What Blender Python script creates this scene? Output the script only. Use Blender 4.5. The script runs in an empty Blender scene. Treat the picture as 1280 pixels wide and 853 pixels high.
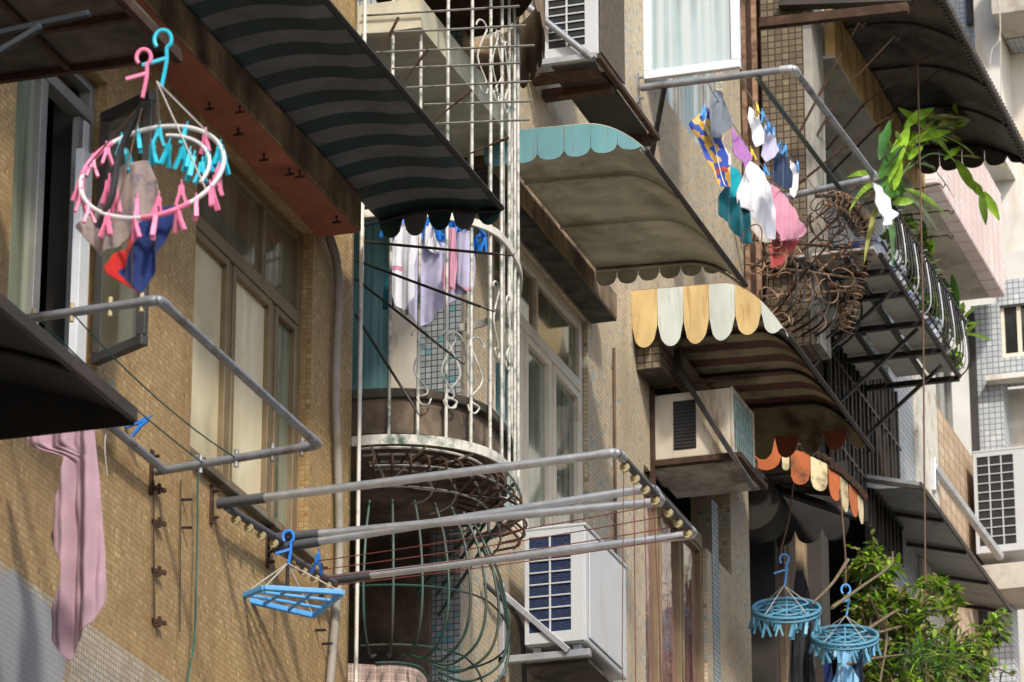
import bpy, bmesh, math, random
from mathutils import Vector, Matrix, noise
R = math.radians
random.seed(11)
SC = bpy.context.scene
COL = SC.collection
# ------------------------------------------------------------------ survey: the camera and the rays of the photograph
F_PX, CX, CY = 5400.0, 640.0, 426.5
PITCH = math.atan(2049 / F_PX)
YAW = math.atan(1860 / math.hypot(F_PX, 2049))
CAM = Vector((6.13, 0, 1.6))
H = Vector((-math.sin(YAW), math.cos(YAW), 0))
RT = Vector((math.cos(YAW), math.sin(YAW), 0))
FW = H * math.cos(PITCH) + Vector((0, 0, 1)) * math.sin(PITCH)
UP = -H * math.sin(PITCH) + Vector((0, 0, 1)) * math.cos(PITCH)

def ray(x, y):
    return FW + RT * ((x - CX) / F_PX) - UP * ((y - CY) / F_PX)

def at(x, y, X=None, Y=None, Z=None, D=None):
    """the point where the sight line through a spot of the photograph meets a wall plane X, a cross plane Y, a level Z or a depth D"""
    d = ray(x, y)
    if X is not None: t = (X - CAM.x) / d.x
    elif Y is not None: t = (Y - CAM.y) / d.y
    elif Z is not None: t = (Z - CAM.z) / d.z
    else: t = D
    return CAM + d * t

def atp(x, y, p0, n):
    d = ray(x, y)
    return CAM + d * ((p0 - CAM).dot(n) / d.dot(n))

# ------------------------------------------------------------------ mesh builder
BASE = {}

class MB:
    def __init__(s):
        s.v = []; s.f = []; s.m = []
    def add(s, vs, fs, m=0):
        o = len(s.v)
        s.v += [Vector(v) for v in vs]
        s.f += [tuple(i + o for i in f) for f in fs]
        s.m += [m] * len(fs)
    def hexa(s, p, m=0):
        s.add(p, [(0, 3, 2, 1), (4, 5, 6, 7), (0, 1, 5, 4), (1, 2, 6, 5), (2, 3, 7, 6), (3, 0, 4, 7)], m)
    def box(s, a, b, m=0):
        x0, x1 = sorted((a[0], b[0])); y0, y1 = sorted((a[1], b[1])); z0, z1 = sorted((a[2], b[2]))
        s.hexa([(x0, y0, z0), (x1, y0, z0), (x1, y1, z0), (x0, y1, z0), (x0, y0, z1), (x1, y0, z1), (x1, y1, z1), (x0, y1, z1)], m)
    def prism(s, poly, vec, m=0):
        n = len(poly); vec = Vector(vec)
        vs = [Vector(p) for p in poly] + [Vector(p) + vec for p in poly]
        fs = [tuple(range(n - 1, -1, -1)), tuple(range(n, 2 * n))]
        fs += [(i, (i + 1) % n, n + (i + 1) % n, n + i) for i in range(n)]
        s.add(vs, fs, m)
    def bar(s, a, b, w, h, m=0, up=(0, 0, 1)):
        a = Vector(a); b = Vector(b); d = (b - a).normalized(); u = Vector(up)
        if abs(d.dot(u)) > .95: u = Vector((0, 1, 0))
        sd = d.cross(u).normalized() * w / 2; u2 = sd.cross(d).normalized() * h / 2
        s.hexa([a - sd - u2, a + sd - u2, a + sd + u2, a - sd + u2, b - sd - u2, b + sd - u2, b + sd + u2, b - sd + u2], m)
    def tube(s, pts, r, n=8, m=0, closed=False):
        pts = [Vector(p) for p in pts]; k = len(pts)
        rs = r if isinstance(r, (list, tuple)) else [r] * k
        o = len(s.v); prev = None
        for i in range(k):
            if closed: d = pts[(i + 1) % k] - pts[i - 1]
            else: d = pts[min(i + 1, k - 1)] - pts[max(i - 1, 0)]
            if d.length < 1e-9: d = Vector((0, 0, 1))
            d.normalize()
            if prev is None:
                a = Vector((0, 0, 1)) if abs(d.z) < .9 else Vector((1, 0, 0))
                u = d.cross(a).normalized()
            else:
                u = (prev - d * prev.dot(d))
                u = u.normalized() if u.length > 1e-6 else d.orthogonal().normalized()
            prev = u; w = d.cross(u)
            for j in range(n):
                t = 2 * math.pi * j / n
                s.v.append(pts[i] + (u * math.cos(t) + w * math.sin(t)) * rs[i])
        for i in range(k if closed else k - 1):
            i2 = (i + 1) % k
            for j in range(n):
                j2 = (j + 1) % n
                s.f.append((o + i * n + j, o + i * n + j2, o + i2 * n + j2, o + i2 * n + j)); s.m.append(m)
        if not closed:
            s.f.append(tuple(o + j for j in range(n - 1, -1, -1))); s.m.append(m)
            s.f.append(tuple(o + (k - 1) * n + j for j in range(n))); s.m.append(m)
    def sheet(s, rows, m=0, mf=None):
        o = len(s.v); nr = len(rows); nc = len(rows[0])
        for r_ in rows: s.v += [Vector(p) for p in r_]
        for i in range(nr - 1):
            for j in range(nc - 1):
                s.f.append((o + i * nc + j, o + i * nc + j + 1, o + (i + 1) * nc + j + 1, o + (i + 1) * nc + j))
                s.m.append(mf(i, j) if mf else m)
    def ball(s, c, r, m=0, nu=10, nv=6):
        c = Vector(c); rr = r if isinstance(r, (tuple, list)) else (r, r, r)
        o = len(s.v)
        for i in range(nv + 1):
            a = math.pi * i / nv
            for j in range(nu):
                b = 2 * math.pi * j / nu
                s.v.append(c + Vector((rr[0] * math.sin(a) * math.cos(b), rr[1] * math.sin(a) * math.sin(b), rr[2] * math.cos(a))))
        for i in range(nv):
            for j in range(nu):
                s.f.append((o + i * nu + j, o + (i + 1) * nu + j, o + (i + 1) * nu + (j + 1) % nu, o + i * nu + (j + 1) % nu)); s.m.append(m)
    def build(s, name, mats, parent=None, smooth=False, bevel=0, solid=0, sub=0, label=None, cat=None, group=None, kind=None, offset=0.0):
        me = bpy.data.meshes.new(name)
        if parent is not None: base = BASE[parent.name]
        else:
            xs = [v.x for v in s.v]; ys = [v.y for v in s.v]; zs = [v.z for v in s.v]
            base = Vector(((min(xs) + max(xs)) / 2, (min(ys) + max(ys)) / 2, min(zs)))
        me.from_pydata([tuple(v - base) for v in s.v], [], s.f)
        if not isinstance(mats, (list, tuple)): mats = [mats]
        for m in mats: me.materials.append(m)
        me.polygons.foreach_set('material_index', s.m)
        bm = bmesh.new(); bm.from_mesh(me); bmesh.ops.recalc_face_normals(bm, faces=bm.faces); bm.to_mesh(me); bm.free()
        if smooth:
            me.polygons.foreach_set('use_smooth', [True] * len(me.polygons))
            if smooth != 'all': me.set_sharp_from_angle(angle=R(45))
        o = bpy.data.objects.new(name, me); COL.objects.link(o)
        if parent is not None: o.parent = parent
        else: o.location = base
        BASE[o.name] = base
        if solid:
            md = o.modifiers.new('thickness', 'SOLIDIFY'); md.thickness = solid; md.offset = offset
        if bevel:
            md = o.modifiers.new('edge', 'BEVEL'); md.width = bevel; md.segments = 2; md.limit_method = 'ANGLE'; md.angle_limit = R(50)
        if sub:
            md = o.modifiers.new('smooth', 'SUBSURF'); md.levels = sub; md.render_levels = sub
        tag(o, label, cat, group, kind)
        return o

def tag(o, label=None, cat=None, group=None, kind=None):
    if label: o['label'] = label
    if cat: o['category'] = cat
    if group: o['group'] = group
    if kind: o['kind'] = kind
    return o

def thing(name, label, cat, loc, group=None):
    o = bpy.data.objects.new(name, None); COL.objects.link(o)
    o.empty_display_size = .1
    o.location = Vector(loc); BASE[o.name] = Vector(loc)
    return tag(o, label, cat, group)

def dup(root, loc, label, group=None):
    """a copy of a thing with copies of its parts and their sub-parts"""
    r = root.copy(); COL.objects.link(r); r.location = Vector(loc); r['label'] = label
    if group: r['group'] = group
    BASE[r.name] = Vector(loc)
    for ch in list(root.children):
        c = ch.copy(); COL.objects.link(c); c.parent = r; BASE[c.name] = Vector(loc)
        for g in list(ch.children):
            d = g.copy(); COL.objects.link(d); d.parent = c
    return r

def inst(mesh, name, parent, mw):
    """a repeat of one part's mesh under its thing, at world matrix mw"""
    o = bpy.data.objects.new(name, mesh); COL.objects.link(o); o.parent = parent
    o.matrix_local = Matrix.Translation(-BASE[parent.name]) @ mw
    BASE[o.name] = BASE[parent.name]
    return o

def spline(pts, n=8):
    """Catmull-Rom through the points"""
    pts = [Vector(p) for p in pts]
    if len(pts) < 3: return pts
    P = [pts[0] * 2 - pts[1]] + pts + [pts[-1] * 2 - pts[-2]]
    out = []
    for i in range(1, len(P) - 2):
        for k in range(n):
            t = k / n
            a, b, c, d = P[i - 1], P[i], P[i + 1], P[i + 2]
            out.append(.5 * ((2 * b) + (c - a) * t + (2 * a - 5 * b + 4 * c - d) * t * t + (3 * b - a - 3 * c + d) * t ** 3))
    out.append(pts[-1]); return out

def sag(a, b, drop, n=12):
    a = Vector(a); b = Vector(b)
    return [a.lerp(b, i / n) - Vector((0, 0, drop * 4 * (i / n) * (1 - i / n))) for i in range(n + 1)]

# ------------------------------------------------------------------ materials
def srgb(r, g, b):
    f = lambda c: c / 12.92 if c <= .04045 else ((c + .055) / 1.055) ** 2.4
    return (f(r / 255), f(g / 255), f(b / 255), 1)

class NT:
    def __init__(s, name):
        s.mat = bpy.data.materials.new(name); s.mat.use_nodes = True
        s.nt = s.mat.node_tree; s.nt.nodes.clear()
        s.out = s.nt.nodes.new('ShaderNodeOutputMaterial'); s.b = s.nt.nodes.new('ShaderNodeBsdfPrincipled')
        s.nt.links.new(s.b.outputs[0], s.out.inputs[0])
    def n(s, t, **kw):
        nd = s.nt.nodes.new(t)
        for k, v in kw.items(): setattr(nd, k, v)
        return nd
    def l(s, a, b): s.nt.links.new(a, b)
    def setv(s, sock, v):
        if hasattr(v, 'links') or isinstance(v, bpy.types.NodeSocket): s.l(v, sock)
        else: sock.default_value = v
    def math(s, op, a, b=0.0, c=None, clamp=False):
        nd = s.n('ShaderNodeMath', operation=op); nd.use_clamp = clamp
        s.setv(nd.inputs[0], a); s.setv(nd.inputs[1], b)
        if c is not None: s.setv(nd.inputs[2], c)
        return nd.outputs[0]
    def mix(s, f, a, b, blend='MIX'):
        nd = s.n('ShaderNodeMix', data_type='RGBA', blend_type=blend)
        s.setv(nd.inputs[0], f); s.setv(nd.inputs[6], a); s.setv(nd.inputs[7], b)
        return nd.outputs[2]
    def ramp(s, f, stops, interp='LINEAR'):
        nd = s.n('ShaderNodeValToRGB'); cr = nd.color_ramp; cr.interpolation = interp
        while len(cr.elements) < len(stops): cr.elements.new(.5)
        for e, (p, c) in zip(cr.elements, stops):
            e.position = p; e.color = c if hasattr(c, '__len__') else (c, c, c, 1)
        s.l(f, nd.inputs[0]); return nd.outputs[0]
    def noise(s, vec, scale, detail=4, rough=.55, dim='3D'):
        nd = s.n('ShaderNodeTexNoise', noise_dimensions=dim)
        s.l(vec, nd.inputs['Vector']); nd.inputs['Scale'].default_value = scale
        nd.inputs['Detail'].default_value = detail; nd.inputs['Roughness'].default_value = rough
        return nd.outputs[0]
    def scaled(s, vec, sc):
        nd = s.n('ShaderNodeVectorMath', operation='MULTIPLY'); s.l(vec, nd.inputs[0]); nd.inputs[1].default_value = sc
        return nd.outputs[0]
    def obj(s): return s.n('ShaderNodeTexCoord').outputs['Object']
    def pos(s): return s.n('ShaderNodeNewGeometry').outputs['Position']
    def bump(s, h, strength, dist=.01):
        nd = s.n('ShaderNodeBump'); nd.inputs['Strength'].default_value = strength; nd.inputs['Distance'].default_value = dist
        s.l(h, nd.inputs['Height']); s.l(nd.outputs[0], s.b.inputs['Normal'])

def c4(c): return tuple(c) if len(c) == 4 else tuple(c) + (1,)

def mk(name, col, rough=.7, metal=0., var=.25, scale=6., stretch=(1, 1, 1), dirt=None, dirt_amt=.45, dirt_scale=3., dirt_stretch=(1, 1, 1),
       bump=0., bump_scale=60., spec=.4, sheen=0., trans=0., world=False):
    """painted / weathered surface: base colour that varies, dirt or rust in patches, a little relief"""
    t = NT(name); col = c4(col)
    v = t.pos() if world else t.obj()
    n1 = t.noise(t.scaled(v, stretch), scale)
    lo = tuple(c * (1 - var) for c in col[:3]) + (1,); hi = tuple(min(1, c * (1 + var)) for c in col[:3]) + (1,)
    c = t.ramp(n1, [(.3, lo), (.7, hi)])
    rg = None
    if dirt is not None:
        n2 = t.noise(t.scaled(v, dirt_stretch), dirt_scale, 6, .65)
        mk_ = t.ramp(n2, [(max(0., .72 - dirt_amt * .6), 0.), (min(1., .86 - dirt_amt * .45), 1.)])
        c = t.mix(mk_, c, c4(dirt))
        rg = t.math('MULTIPLY_ADD', mk_, .3, rough, clamp=True)
    t.l(c, t.b.inputs['Base Color'])
    t.setv(t.b.inputs['Roughness'], rg if rg is not None else rough)
    t.b.inputs['Metallic'].default_value = metal
    t.b.inputs['Specular IOR Level'].default_value = spec
    if sheen: t.b.inputs['Sheen Weight'].default_value = sheen
    if bump: t.bump(t.noise(v, bump_scale, 3), bump, .004)
    if trans:
        td = t.n('ShaderNodeBsdfTranslucent'); t.l(c, td.inputs[0])
        ms = t.n('ShaderNodeMixShader'); ms.inputs[0].default_value = trans
        t.l(t.b.outputs[0], ms.inputs[1]); t.l(td.outputs[0], ms.inputs[2]); t.l(ms.outputs[0], t.out.inputs[0])
    return t.mat

def mosaic(name, pitch, tiles, grout, stain=(.05, .04, .025), stain_amt=.5, zsplit=None, tiles_low=None, gw=.11, streak=(5, 5, .5), rough=.45,
           patch=None):
    """small ceramic tiles set in a square grid: every tile its own tint, dark grout, long rain stains"""
    t = NT(name); p = t.pos()
    pv = pitch if hasattr(pitch, '__len__') else (pitch,) * 3
    sc = t.scaled(p, tuple(1 / q for q in pv))
    fr = t.n('ShaderNodeVectorMath', operation='FRACTION'); t.l(sc, fr.inputs[0])
    fl = t.n('ShaderNodeVectorMath', operation='FLOOR'); t.l(sc, fl.inputs[0])
    gn = t.n('ShaderNodeNewGeometry')
    nrm = t.n('ShaderNodeSeparateXYZ'); t.l(gn.outputs['True Normal'], nrm.inputs[0])
    fx = t.n('ShaderNodeSeparateXYZ'); t.l(fr.outputs[0], fx.inputs[0])
    d = None; comb = t.n('ShaderNodeCombineXYZ'); fls = t.n('ShaderNodeSeparateXYZ'); t.l(fl.outputs[0], fls.inputs[0])
    for i in range(3):
        a = t.math('ABSOLUTE', t.math('SUBTRACT', fx.outputs[i], .5))
        inn = t.math('LESS_THAN', t.math('ABSOLUTE', nrm.outputs[i]), .7)
        a = t.math('MULTIPLY', a, inn)
        t.l(t.math('MULTIPLY', fls.outputs[i], inn), comb.inputs[i])
        d = a if d is None else t.math('MAXIMUM', d, a)
    g = t.ramp(d, [(.5 - gw, 0.), (.5 - gw * .6, 1.)])
    wn = t.n('ShaderNodeTexWhiteNoise', noise_dimensions='3D'); t.l(comb.outputs[0], wn.inputs['Vector'])
    col = t.ramp(wn.outputs[0], [(q, c4(c)) for q, c in tiles], 'CONSTANT')
    if tiles_low:
        col2 = t.ramp(wn.outputs[0], [(q, c4(c)) for q, c in tiles_low], 'CONSTANT')
        z = t.n('ShaderNodeSeparateXYZ'); t.l(p, z.inputs[0])
        col = t.mix(t.math('LESS_THAN', z.outputs[2], zsplit), col, col2)
    big = t.noise(p, 1.1, 6, .6)
    col = t.mix(t.ramp(big, [(.38, .0), (.72, .6)]), col, c4(stain), 'MIX')
    drip = t.noise(t.scaled(p, (9, 9, .3)), 1.0, 5, .7)
    col = t.mix(t.ramp(drip, [(.56, 0.), (.74, .55)]), col, c4(tuple(q * .6 for q in stain[:3])))
    fade = t.noise(t.scaled(p, (2, 2, .8)), 1.4, 5, .6)
    col = t.mix(t.ramp(fade, [(.58, 0.), (.78, .28)]), col, (.62, .55, .42, 1))
    st = t.noise(t.scaled(p, streak), 1.3, 6, .65)
    col = t.mix(t.ramp(st, [(.62 - stain_amt * .3, 0.), (.92 - stain_amt * .2, .8)]), col, c4(stain))
    col = t.mix(g, col, c4(grout))
    if patch:   # a rendered repair over the tiles: (y0, y1, z0, z1, colour)
        z = t.n('ShaderNodeSeparateXYZ'); t.l(p, z.inputs[0]); m = None
        wob = t.math('MULTIPLY', t.math('SUBTRACT', t.noise(p, 5, 4), .5), .25)
        for idx, lo, hi in ((1, patch[0], patch[1]), (2, patch[2], patch[3])):
            q = t.math('ADD', z.outputs[idx], wob)
            k = t.math('MULTIPLY', t.math('GREATER_THAN', q, lo), t.math('LESS_THAN', q, hi))
            m = k if m is None else t.math('MULTIPLY', m, k)
        col = t.mix(t.math('MULTIPLY', m, .85), col, c4(patch[4]))
    t.l(col, t.b.inputs['Base Color'])
    t.setv(t.b.inputs['Roughness'], t.math('MULTIPLY_ADD', g, .4, rough))
    t.b.inputs['Specular IOR Level'].default_value = .35
    t.bump(t.math('SUBTRACT', 1., g), .5, .004)
    return t.mat

def glass(name, col, rough=.06, streaks=None, amt=.5, scale=(14, 14, .8), spec=.6, ripple=0.):
    """old window glass with what hangs behind it: curtain folds, a dim room or painted-in reflections"""
    t = NT(name); v = t.obj()
    c = c4(col)
    n1 = t.noise(v, 2.2, 4)
    cc = t.ramp(n1, [(.3, tuple(x * .7 for x in c[:3]) + (1,)), (.7, tuple(min(1, x * 1.25) for x in c[:3]) + (1,))])
    if streaks is not None:
        n2 = t.noise(t.scaled(v, scale), 1.6, 4)
        cc = t.mix(t.ramp(n2, [(.5 - amt * .25, 0.), (.62, 1.)]), cc, c4(streaks))
    t.l(cc, t.b.inputs['Base Color']); t.b.inputs['Roughness'].default_value = rough
    t.b.inputs['Specular IOR Level'].default_value = spec
    t.b.inputs['Coat Weight'].default_value = .5; t.b.inputs['Coat Roughness'].default_value = .03
    if ripple: t.bump(t.noise(v, 9., 2), ripple, .01)
    return t.mat

M = {}
# masonry
M['ochre_tile'] = mosaic('ochre_mosaic', .023, [(0, (.40, .275, .12)), (.3, (.46, .325, .15)), (.55, (.345, .23, .095)), (.8, (.42, .30, .14)), (.93, (.56, .41, .20)), (.97, (.28, .17, .07))], (.29, .19, .085),
                         stain=(.20, .105, .032), stain_amt=.4, zsplit=6.25,
                         tiles_low=[(0, (.46, .43, .36)), (.5, (.38, .36, .31)), (.85, (.52, .49, .42))], patch=(11.5, 13.75, 5.2, 6.22, (.27, .28, .30)))
M['blue_tile'] = mosaic('cream_and_teal_mosaic', .025, [(0, (.56, .46, .31)), (.5, (.49, .40, .27)), (.74, (.34, .41, .39)), (.84, (.62, .53, .38)), (.93, (.20, .33, .35)), (.98, (.28, .22, .15))],
                        (.33, .26, .17), stain=(.30, .21, .11), stain_amt=.45)
M['deep_tile'] = mosaic('grey_teal_mosaic', .03, [(0, (.44, .48, .48)), (.5, (.36, .42, .43)), (.8, (.12, .42, .48)), (.93, (.56, .58, .55))], (.09, .09, .085),
                        stain=(.16, .17, .165), stain_amt=.1)
M['brown_tile'] = mosaic('brown_mosaic', .045, [(0, (.21, .16, .10)), (.5, (.16, .12, .075)), (.85, (.27, .21, .13))], (.05, .035, .02), stain=(.03, .022, .012))
M['white_tile'] = mosaic('white_mosaic', .045, [(0, (.50, .53, .55)), (.5, (.44, .48, .51)), (.85, (.58, .60, .60))], (.20, .21, .22), stain=(.25, .23, .2), stain_amt=.25)
M['pink_tile'] = mosaic('pink_mosaic', .03, [(0, (.42, .29, .23)), (.5, (.36, .245, .19)), (.8, (.48, .34, .28))], (.6, .52, .42), stain=(.12, .08, .05), stain_amt=.3, gw=.07)
M['brick'] = mosaic('tan_brick', (.18, .18, .085), [(0, (.58, .43, .28)), (.4, (.50, .36, .23)), (.8, (.64, .50, .35))], (.28, .18, .11), stain=(.36, .25, .15), stain_amt=.2, gw=.06)
M['pink_render'] = mosaic('pink_plaster_tile', (.2, .2, .06), [(0, (.76, .64, .61)), (.5, (.72, .59, .56)), (.8, (.78, .68, .65))], (.60, .43, .41), stain=(.5, .38, .34), stain_amt=.3, gw=.09)
M['concrete'] = mk('weathered_concrete', (.20, .165, .115), .9, var=.4, scale=5, stretch=(1, 1, 1.5), dirt=(.05, .038, .025), dirt_amt=.5, bump=.5, bump_scale=40, world=True)
M['concrete_brown'] = mk('brown_stained_concrete', (.33, .23, .13), .9, var=.35, scale=7, dirt=(.07, .05, .03), dirt_amt=.5, dirt_stretch=(1, 1, .4), bump=.6, bump_scale=50, world=True)
M['soffit_red'] = mk('red_oxide_paint', (.30, .095, .05), .75, var=.3, scale=5, dirt=(.27, .10, .055), dirt_amt=.45, bump=.3, world=True)
M['soffit_white'] = mk('old_white_distemper', (.46, .42, .35), .9, var=.15, scale=2.5, dirt=(.26, .22, .17), dirt_amt=.35, bump=.2, world=True)
M['ochre_stain'] = mk('rust_stained_render', (.52, .33, .13), .9, var=.35, scale=4, stretch=(1, 1, .25), dirt=(.15, .09, .04), dirt_amt=.4, dirt_stretch=(4, 4, .5), bump=.3, world=True)
M['white_wall'] = mk('sunlit_white_render', (.60, .575, .52), .9, var=.12, scale=2, dirt=(.50, .40, .27), dirt_amt=.35, dirt_scale=2.5, dirt_stretch=(2, 2, .35), world=True)
M['grey_render'] = mk('grey_cement_render', (.32, .30, .26), .9, var=.25, scale=3, dirt=(.13, .11, .08), dirt_amt=.45, dirt_stretch=(2, 2, .4), bump=.3, world=True)
M['dark_room'] = mk('unlit_dark_colour', (.045, .038, .03), .95, var=.3, scale=2, world=True)  # near-black base colour stands for the darkness of unlit rooms and recesses
M['moss_black'] = mk('mossy_black_concrete', (.07, .06, .045), .95, var=.5, scale=9, dirt=(.02, .018, .012), dirt_amt=.5, bump=.8, bump_scale=30, world=True)  # moss of the balcony lip; same near-black colours hood undersides and a tray
# metals and paints
M['steel'] = mk('galvanised_pipe', (.52, .54, .56), .38, .75, var=.15, scale=18, dirt=(.30, .27, .22), dirt_amt=.25, dirt_scale=7)
M['steel_dull'] = mk('dull_grey_pipe', (.24, .25, .27), .5, .5, var=.2, scale=14, dirt=(.12, .09, .06), dirt_amt=.35, dirt_scale=6)
M['joint'] = mk('pale_pipe_elbow', (.42, .42, .42), .45, .5, var=.2, scale=30)
M['rubber'] = mk('dark_pipe_sleeve', (.07, .07, .075), .6, var=.2, scale=20)
M['faded_teal'] = mk('bleached_teal_paint', (.34, .42, .38), .7, var=.2, scale=9, dirt=(.16, .08, .04), dirt_amt=.4, dirt_scale=7)
M['grey_wire'] = mk('weathered_grey_wire', (.24, .23, .20), .6, .2, var=.3, scale=14, dirt=(.06, .05, .04), dirt_amt=.4, dirt_scale=14)
M['black_steel'] = mk('black_painted_steel', (.02, .019, .018), .5, .2, var=.4, scale=10, dirt=(.07, .035, .018), dirt_amt=.3, dirt_scale=9)
M['rust'] = mk('rusted_iron', (.062, .033, .02), .85, .2, var=.45, scale=18, dirt=(.05, .028, .018), dirt_amt=.45, dirt_scale=12, bump=.4, bump_scale=90)
M['rust_light'] = mk('light_rusted_wire', (.30, .185, .11), .75, .25, var=.4, scale=20, dirt=(.10, .05, .025), dirt_amt=.4, dirt_scale=14)
M['white_iron'] = mk('chipped_white_iron_paint', (.55, .525, .455), .55, var=.15, scale=10, dirt=(.10, .15, .115), dirt_amt=.42, dirt_scale=16)
M['white_plain'] = mk('white_pipe_paint', (.60, .57, .48), .5, var=.12, scale=8, dirt=(.30, .20, .11), dirt_amt=.3, dirt_scale=9)
M['green_wire'] = mk('green_coated_wire', (.018, .055, .038), .5, var=.4, scale=12, dirt=(.06, .05, .035), dirt_amt=.4)
M['ac_white'] = mk('aircon_white_enamel', (.46, .47, .465), .45, var=.05, scale=3, dirt=(.42, .38, .30), dirt_amt=.2, dirt_stretch=(3, 3, .5))
M['ac_cream'] = mk('aged_cream_enamel', (.50, .44, .34), .5, var=.12, scale=5, dirt=(.22, .13, .06), dirt_amt=.3, dirt_stretch=(3, 3, .5))
M['ac_fin'] = mk('blue_black_coil_fins', (.018, .03, .075), .4, .3, var=.4, scale=60, bump=.8, bump_scale=130)
M['ac_black'] = mk('black_grille', (.012, .012, .013), .6, var=.3, scale=20)
M['ac_mesh'] = mk('brown_wire_mesh', (.11, .085, .06), .6, .2, var=.3, scale=20)
M['teal_fin'] = mk('teal_coil_fins', (.09, .52, .58), .35, .3, var=.35, scale=14, stretch=(1, 4, 1), dirt=(.02, .08, .09), dirt_amt=.4, dirt_scale=12)
M['bracket'] = mk('galvanised_angle_iron', (.36, .37, .38), .5, .5, var=.2, scale=9, dirt=(.2, .15, .1), dirt_amt=.25)
M['pole_navy'] = mk('blue_black_pole', (.008, .013, .018), .6, var=.3, scale=9)
M['gutter_black'] = mk('black_awning_sheet', (.016, .014, .012), .7, var=.3, scale=4, dirt=(.035, .028, .02), dirt_amt=.35)
M['gutter_edge'] = mk('brown_black_awning_edge', (.045, .035, .027), .7, var=.3, scale=8)
M['green_stripe'] = mk('dark_green_awning_stripe', (.006, .026, .028), .6, var=.3, scale=4, dirt=(.02, .025, .02), dirt_amt=.3)
M['grey_stripe'] = mk('grey_awning_stripe', (.105, .11, .115), .65, var=.25, scale=4, dirt=(.09, .085, .07), dirt_amt=.4)
M['teal_paint'] = mk('chalky_teal_paint', (.135, .30, .31), .6, var=.14, scale=4, stretch=(2, 2, .6), dirt=(.26, .10, .03), dirt_amt=.22, dirt_scale=5, dirt_stretch=(6, 6, .5))
M['olive'] = mk('olive_awning_underside', (.47, .435, .31), .7, var=.25, scale=2.5, stretch=(1, 2.5, 1), dirt=(.28, .255, .17), dirt_amt=.4)
M['yellow_paint'] = mk('sun_faded_yellow_paint', (.52, .37, .155), .6, var=.18, scale=5, stretch=(2, 2, .6), dirt=(.36, .20, .06), dirt_amt=.3, dirt_scale=5, dirt_stretch=(4, 4, .7))
M['cream_paint'] = mk('pale_mint_white_paint', (.47, .49, .43), .6, var=.14, scale=5, stretch=(2, 2, .6), dirt=(.36, .38, .30), dirt_amt=.3, dirt_scale=7, dirt_stretch=(5, 5, .6))
M['oxblood'] = mk('oxblood_awning_stripe', (.15, .06, .042), .7, var=.3, scale=5, dirt=(.04, .022, .015), dirt_amt=.4)
M['khaki'] = mk('khaki_awning_stripe', (.36, .30, .17), .7, var=.25, scale=5, dirt=(.07, .055, .03), dirt_amt=.4)
M['shaded_orange'] = mk('shaded_orange_paint', (.30, .085, .035), .7, var=.2, scale=6, dirt=(.12, .05, .03), dirt_amt=.3)  # darker copy of the orange: shade on the far tongues put into colour
M['orange_paint'] = mk('orange_awning_paint', (.46, .125, .035), .6, var=.2, scale=6, dirt=(.14, .06, .03), dirt_amt=.3, dirt_scale=7)
M['cream_old'] = mk('old_cream_awning_paint', (.60, .50, .28), .6, var=.2, scale=6, dirt=(.16, .11, .06), dirt_amt=.35, dirt_scale=8)
M['brown_sheet'] = mk('brown_patched_awning_sheet', (.13, .10, .075), .65, var=.2, scale=1.4, dirt=(.028, .026, .025), dirt_amt=.5, dirt_scale=1.6)
M['metal_sheet'] = mk('grey_metal_awning_sheet', (.22, .215, .20), .5, .3, var=.2, scale=2, stretch=(.6, 4, 1), dirt=(.1, .09, .075), dirt_amt=.3)
M['frame_bronze'] = mk('bronze_aluminium', (.21, .155, .085), .5, .25, var=.15, scale=8)
M['frame_cream'] = mk('cream_window_paint', (.70, .62, .48), .55, var=.1, scale=6, dirt=(.33, .26, .16), dirt_amt=.25)
M['frame_white'] = mk('white_aluminium', (.62, .64, .66), .45, var=.08, scale=6)
M['frame_dark'] = mk('dark_bronze_sash', (.055, .05, .045), .5, .2, var=.2, scale=8)
M['frame_grey'] = mk('grey_aluminium', (.25, .245, .225), .5, .3, var=.15, scale=8)
M['glass_beige'] = glass('frosted_beige_glass', (.56, .48, .29), .3, (.74, .65, .42), .5, (1.5, 1.5, .8), ripple=.25)
M['glass_olive'] = glass('dim_olive_glass', (.12, .11, .065), .12, (.20, .19, .12), .35, (3, 3, 1))
M['glass_teal'] = glass('greenish_glass', (.10, .12, .08), .08, (.25, .28, .19), .5, (6, 6, .5))
M['glass_green_edge'] = glass('teal_curtained_glass', (.09, .20, .20), .12, (.17, .31, .31), .5, (24, 24, .3))
M['glass_rose'] = glass('rose_reflection_glass', (.12, .055, .05), .05, (.26, .13, .10), .45, (9, 9, .7), ripple=.5)  # reddish reflections painted into the pane colour and its streaks
M['glass_sky'] = glass('sky_and_curtain_glass', (.29, .39, .42), .1, (.46, .52, .52), .6, (14, 14, .2), spec=.8)  # sky reflection and curtain folds painted into the pane colour
M['glass_dark'] = glass('dark_room_glass', (.02, .022, .02), .08, None)
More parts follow.
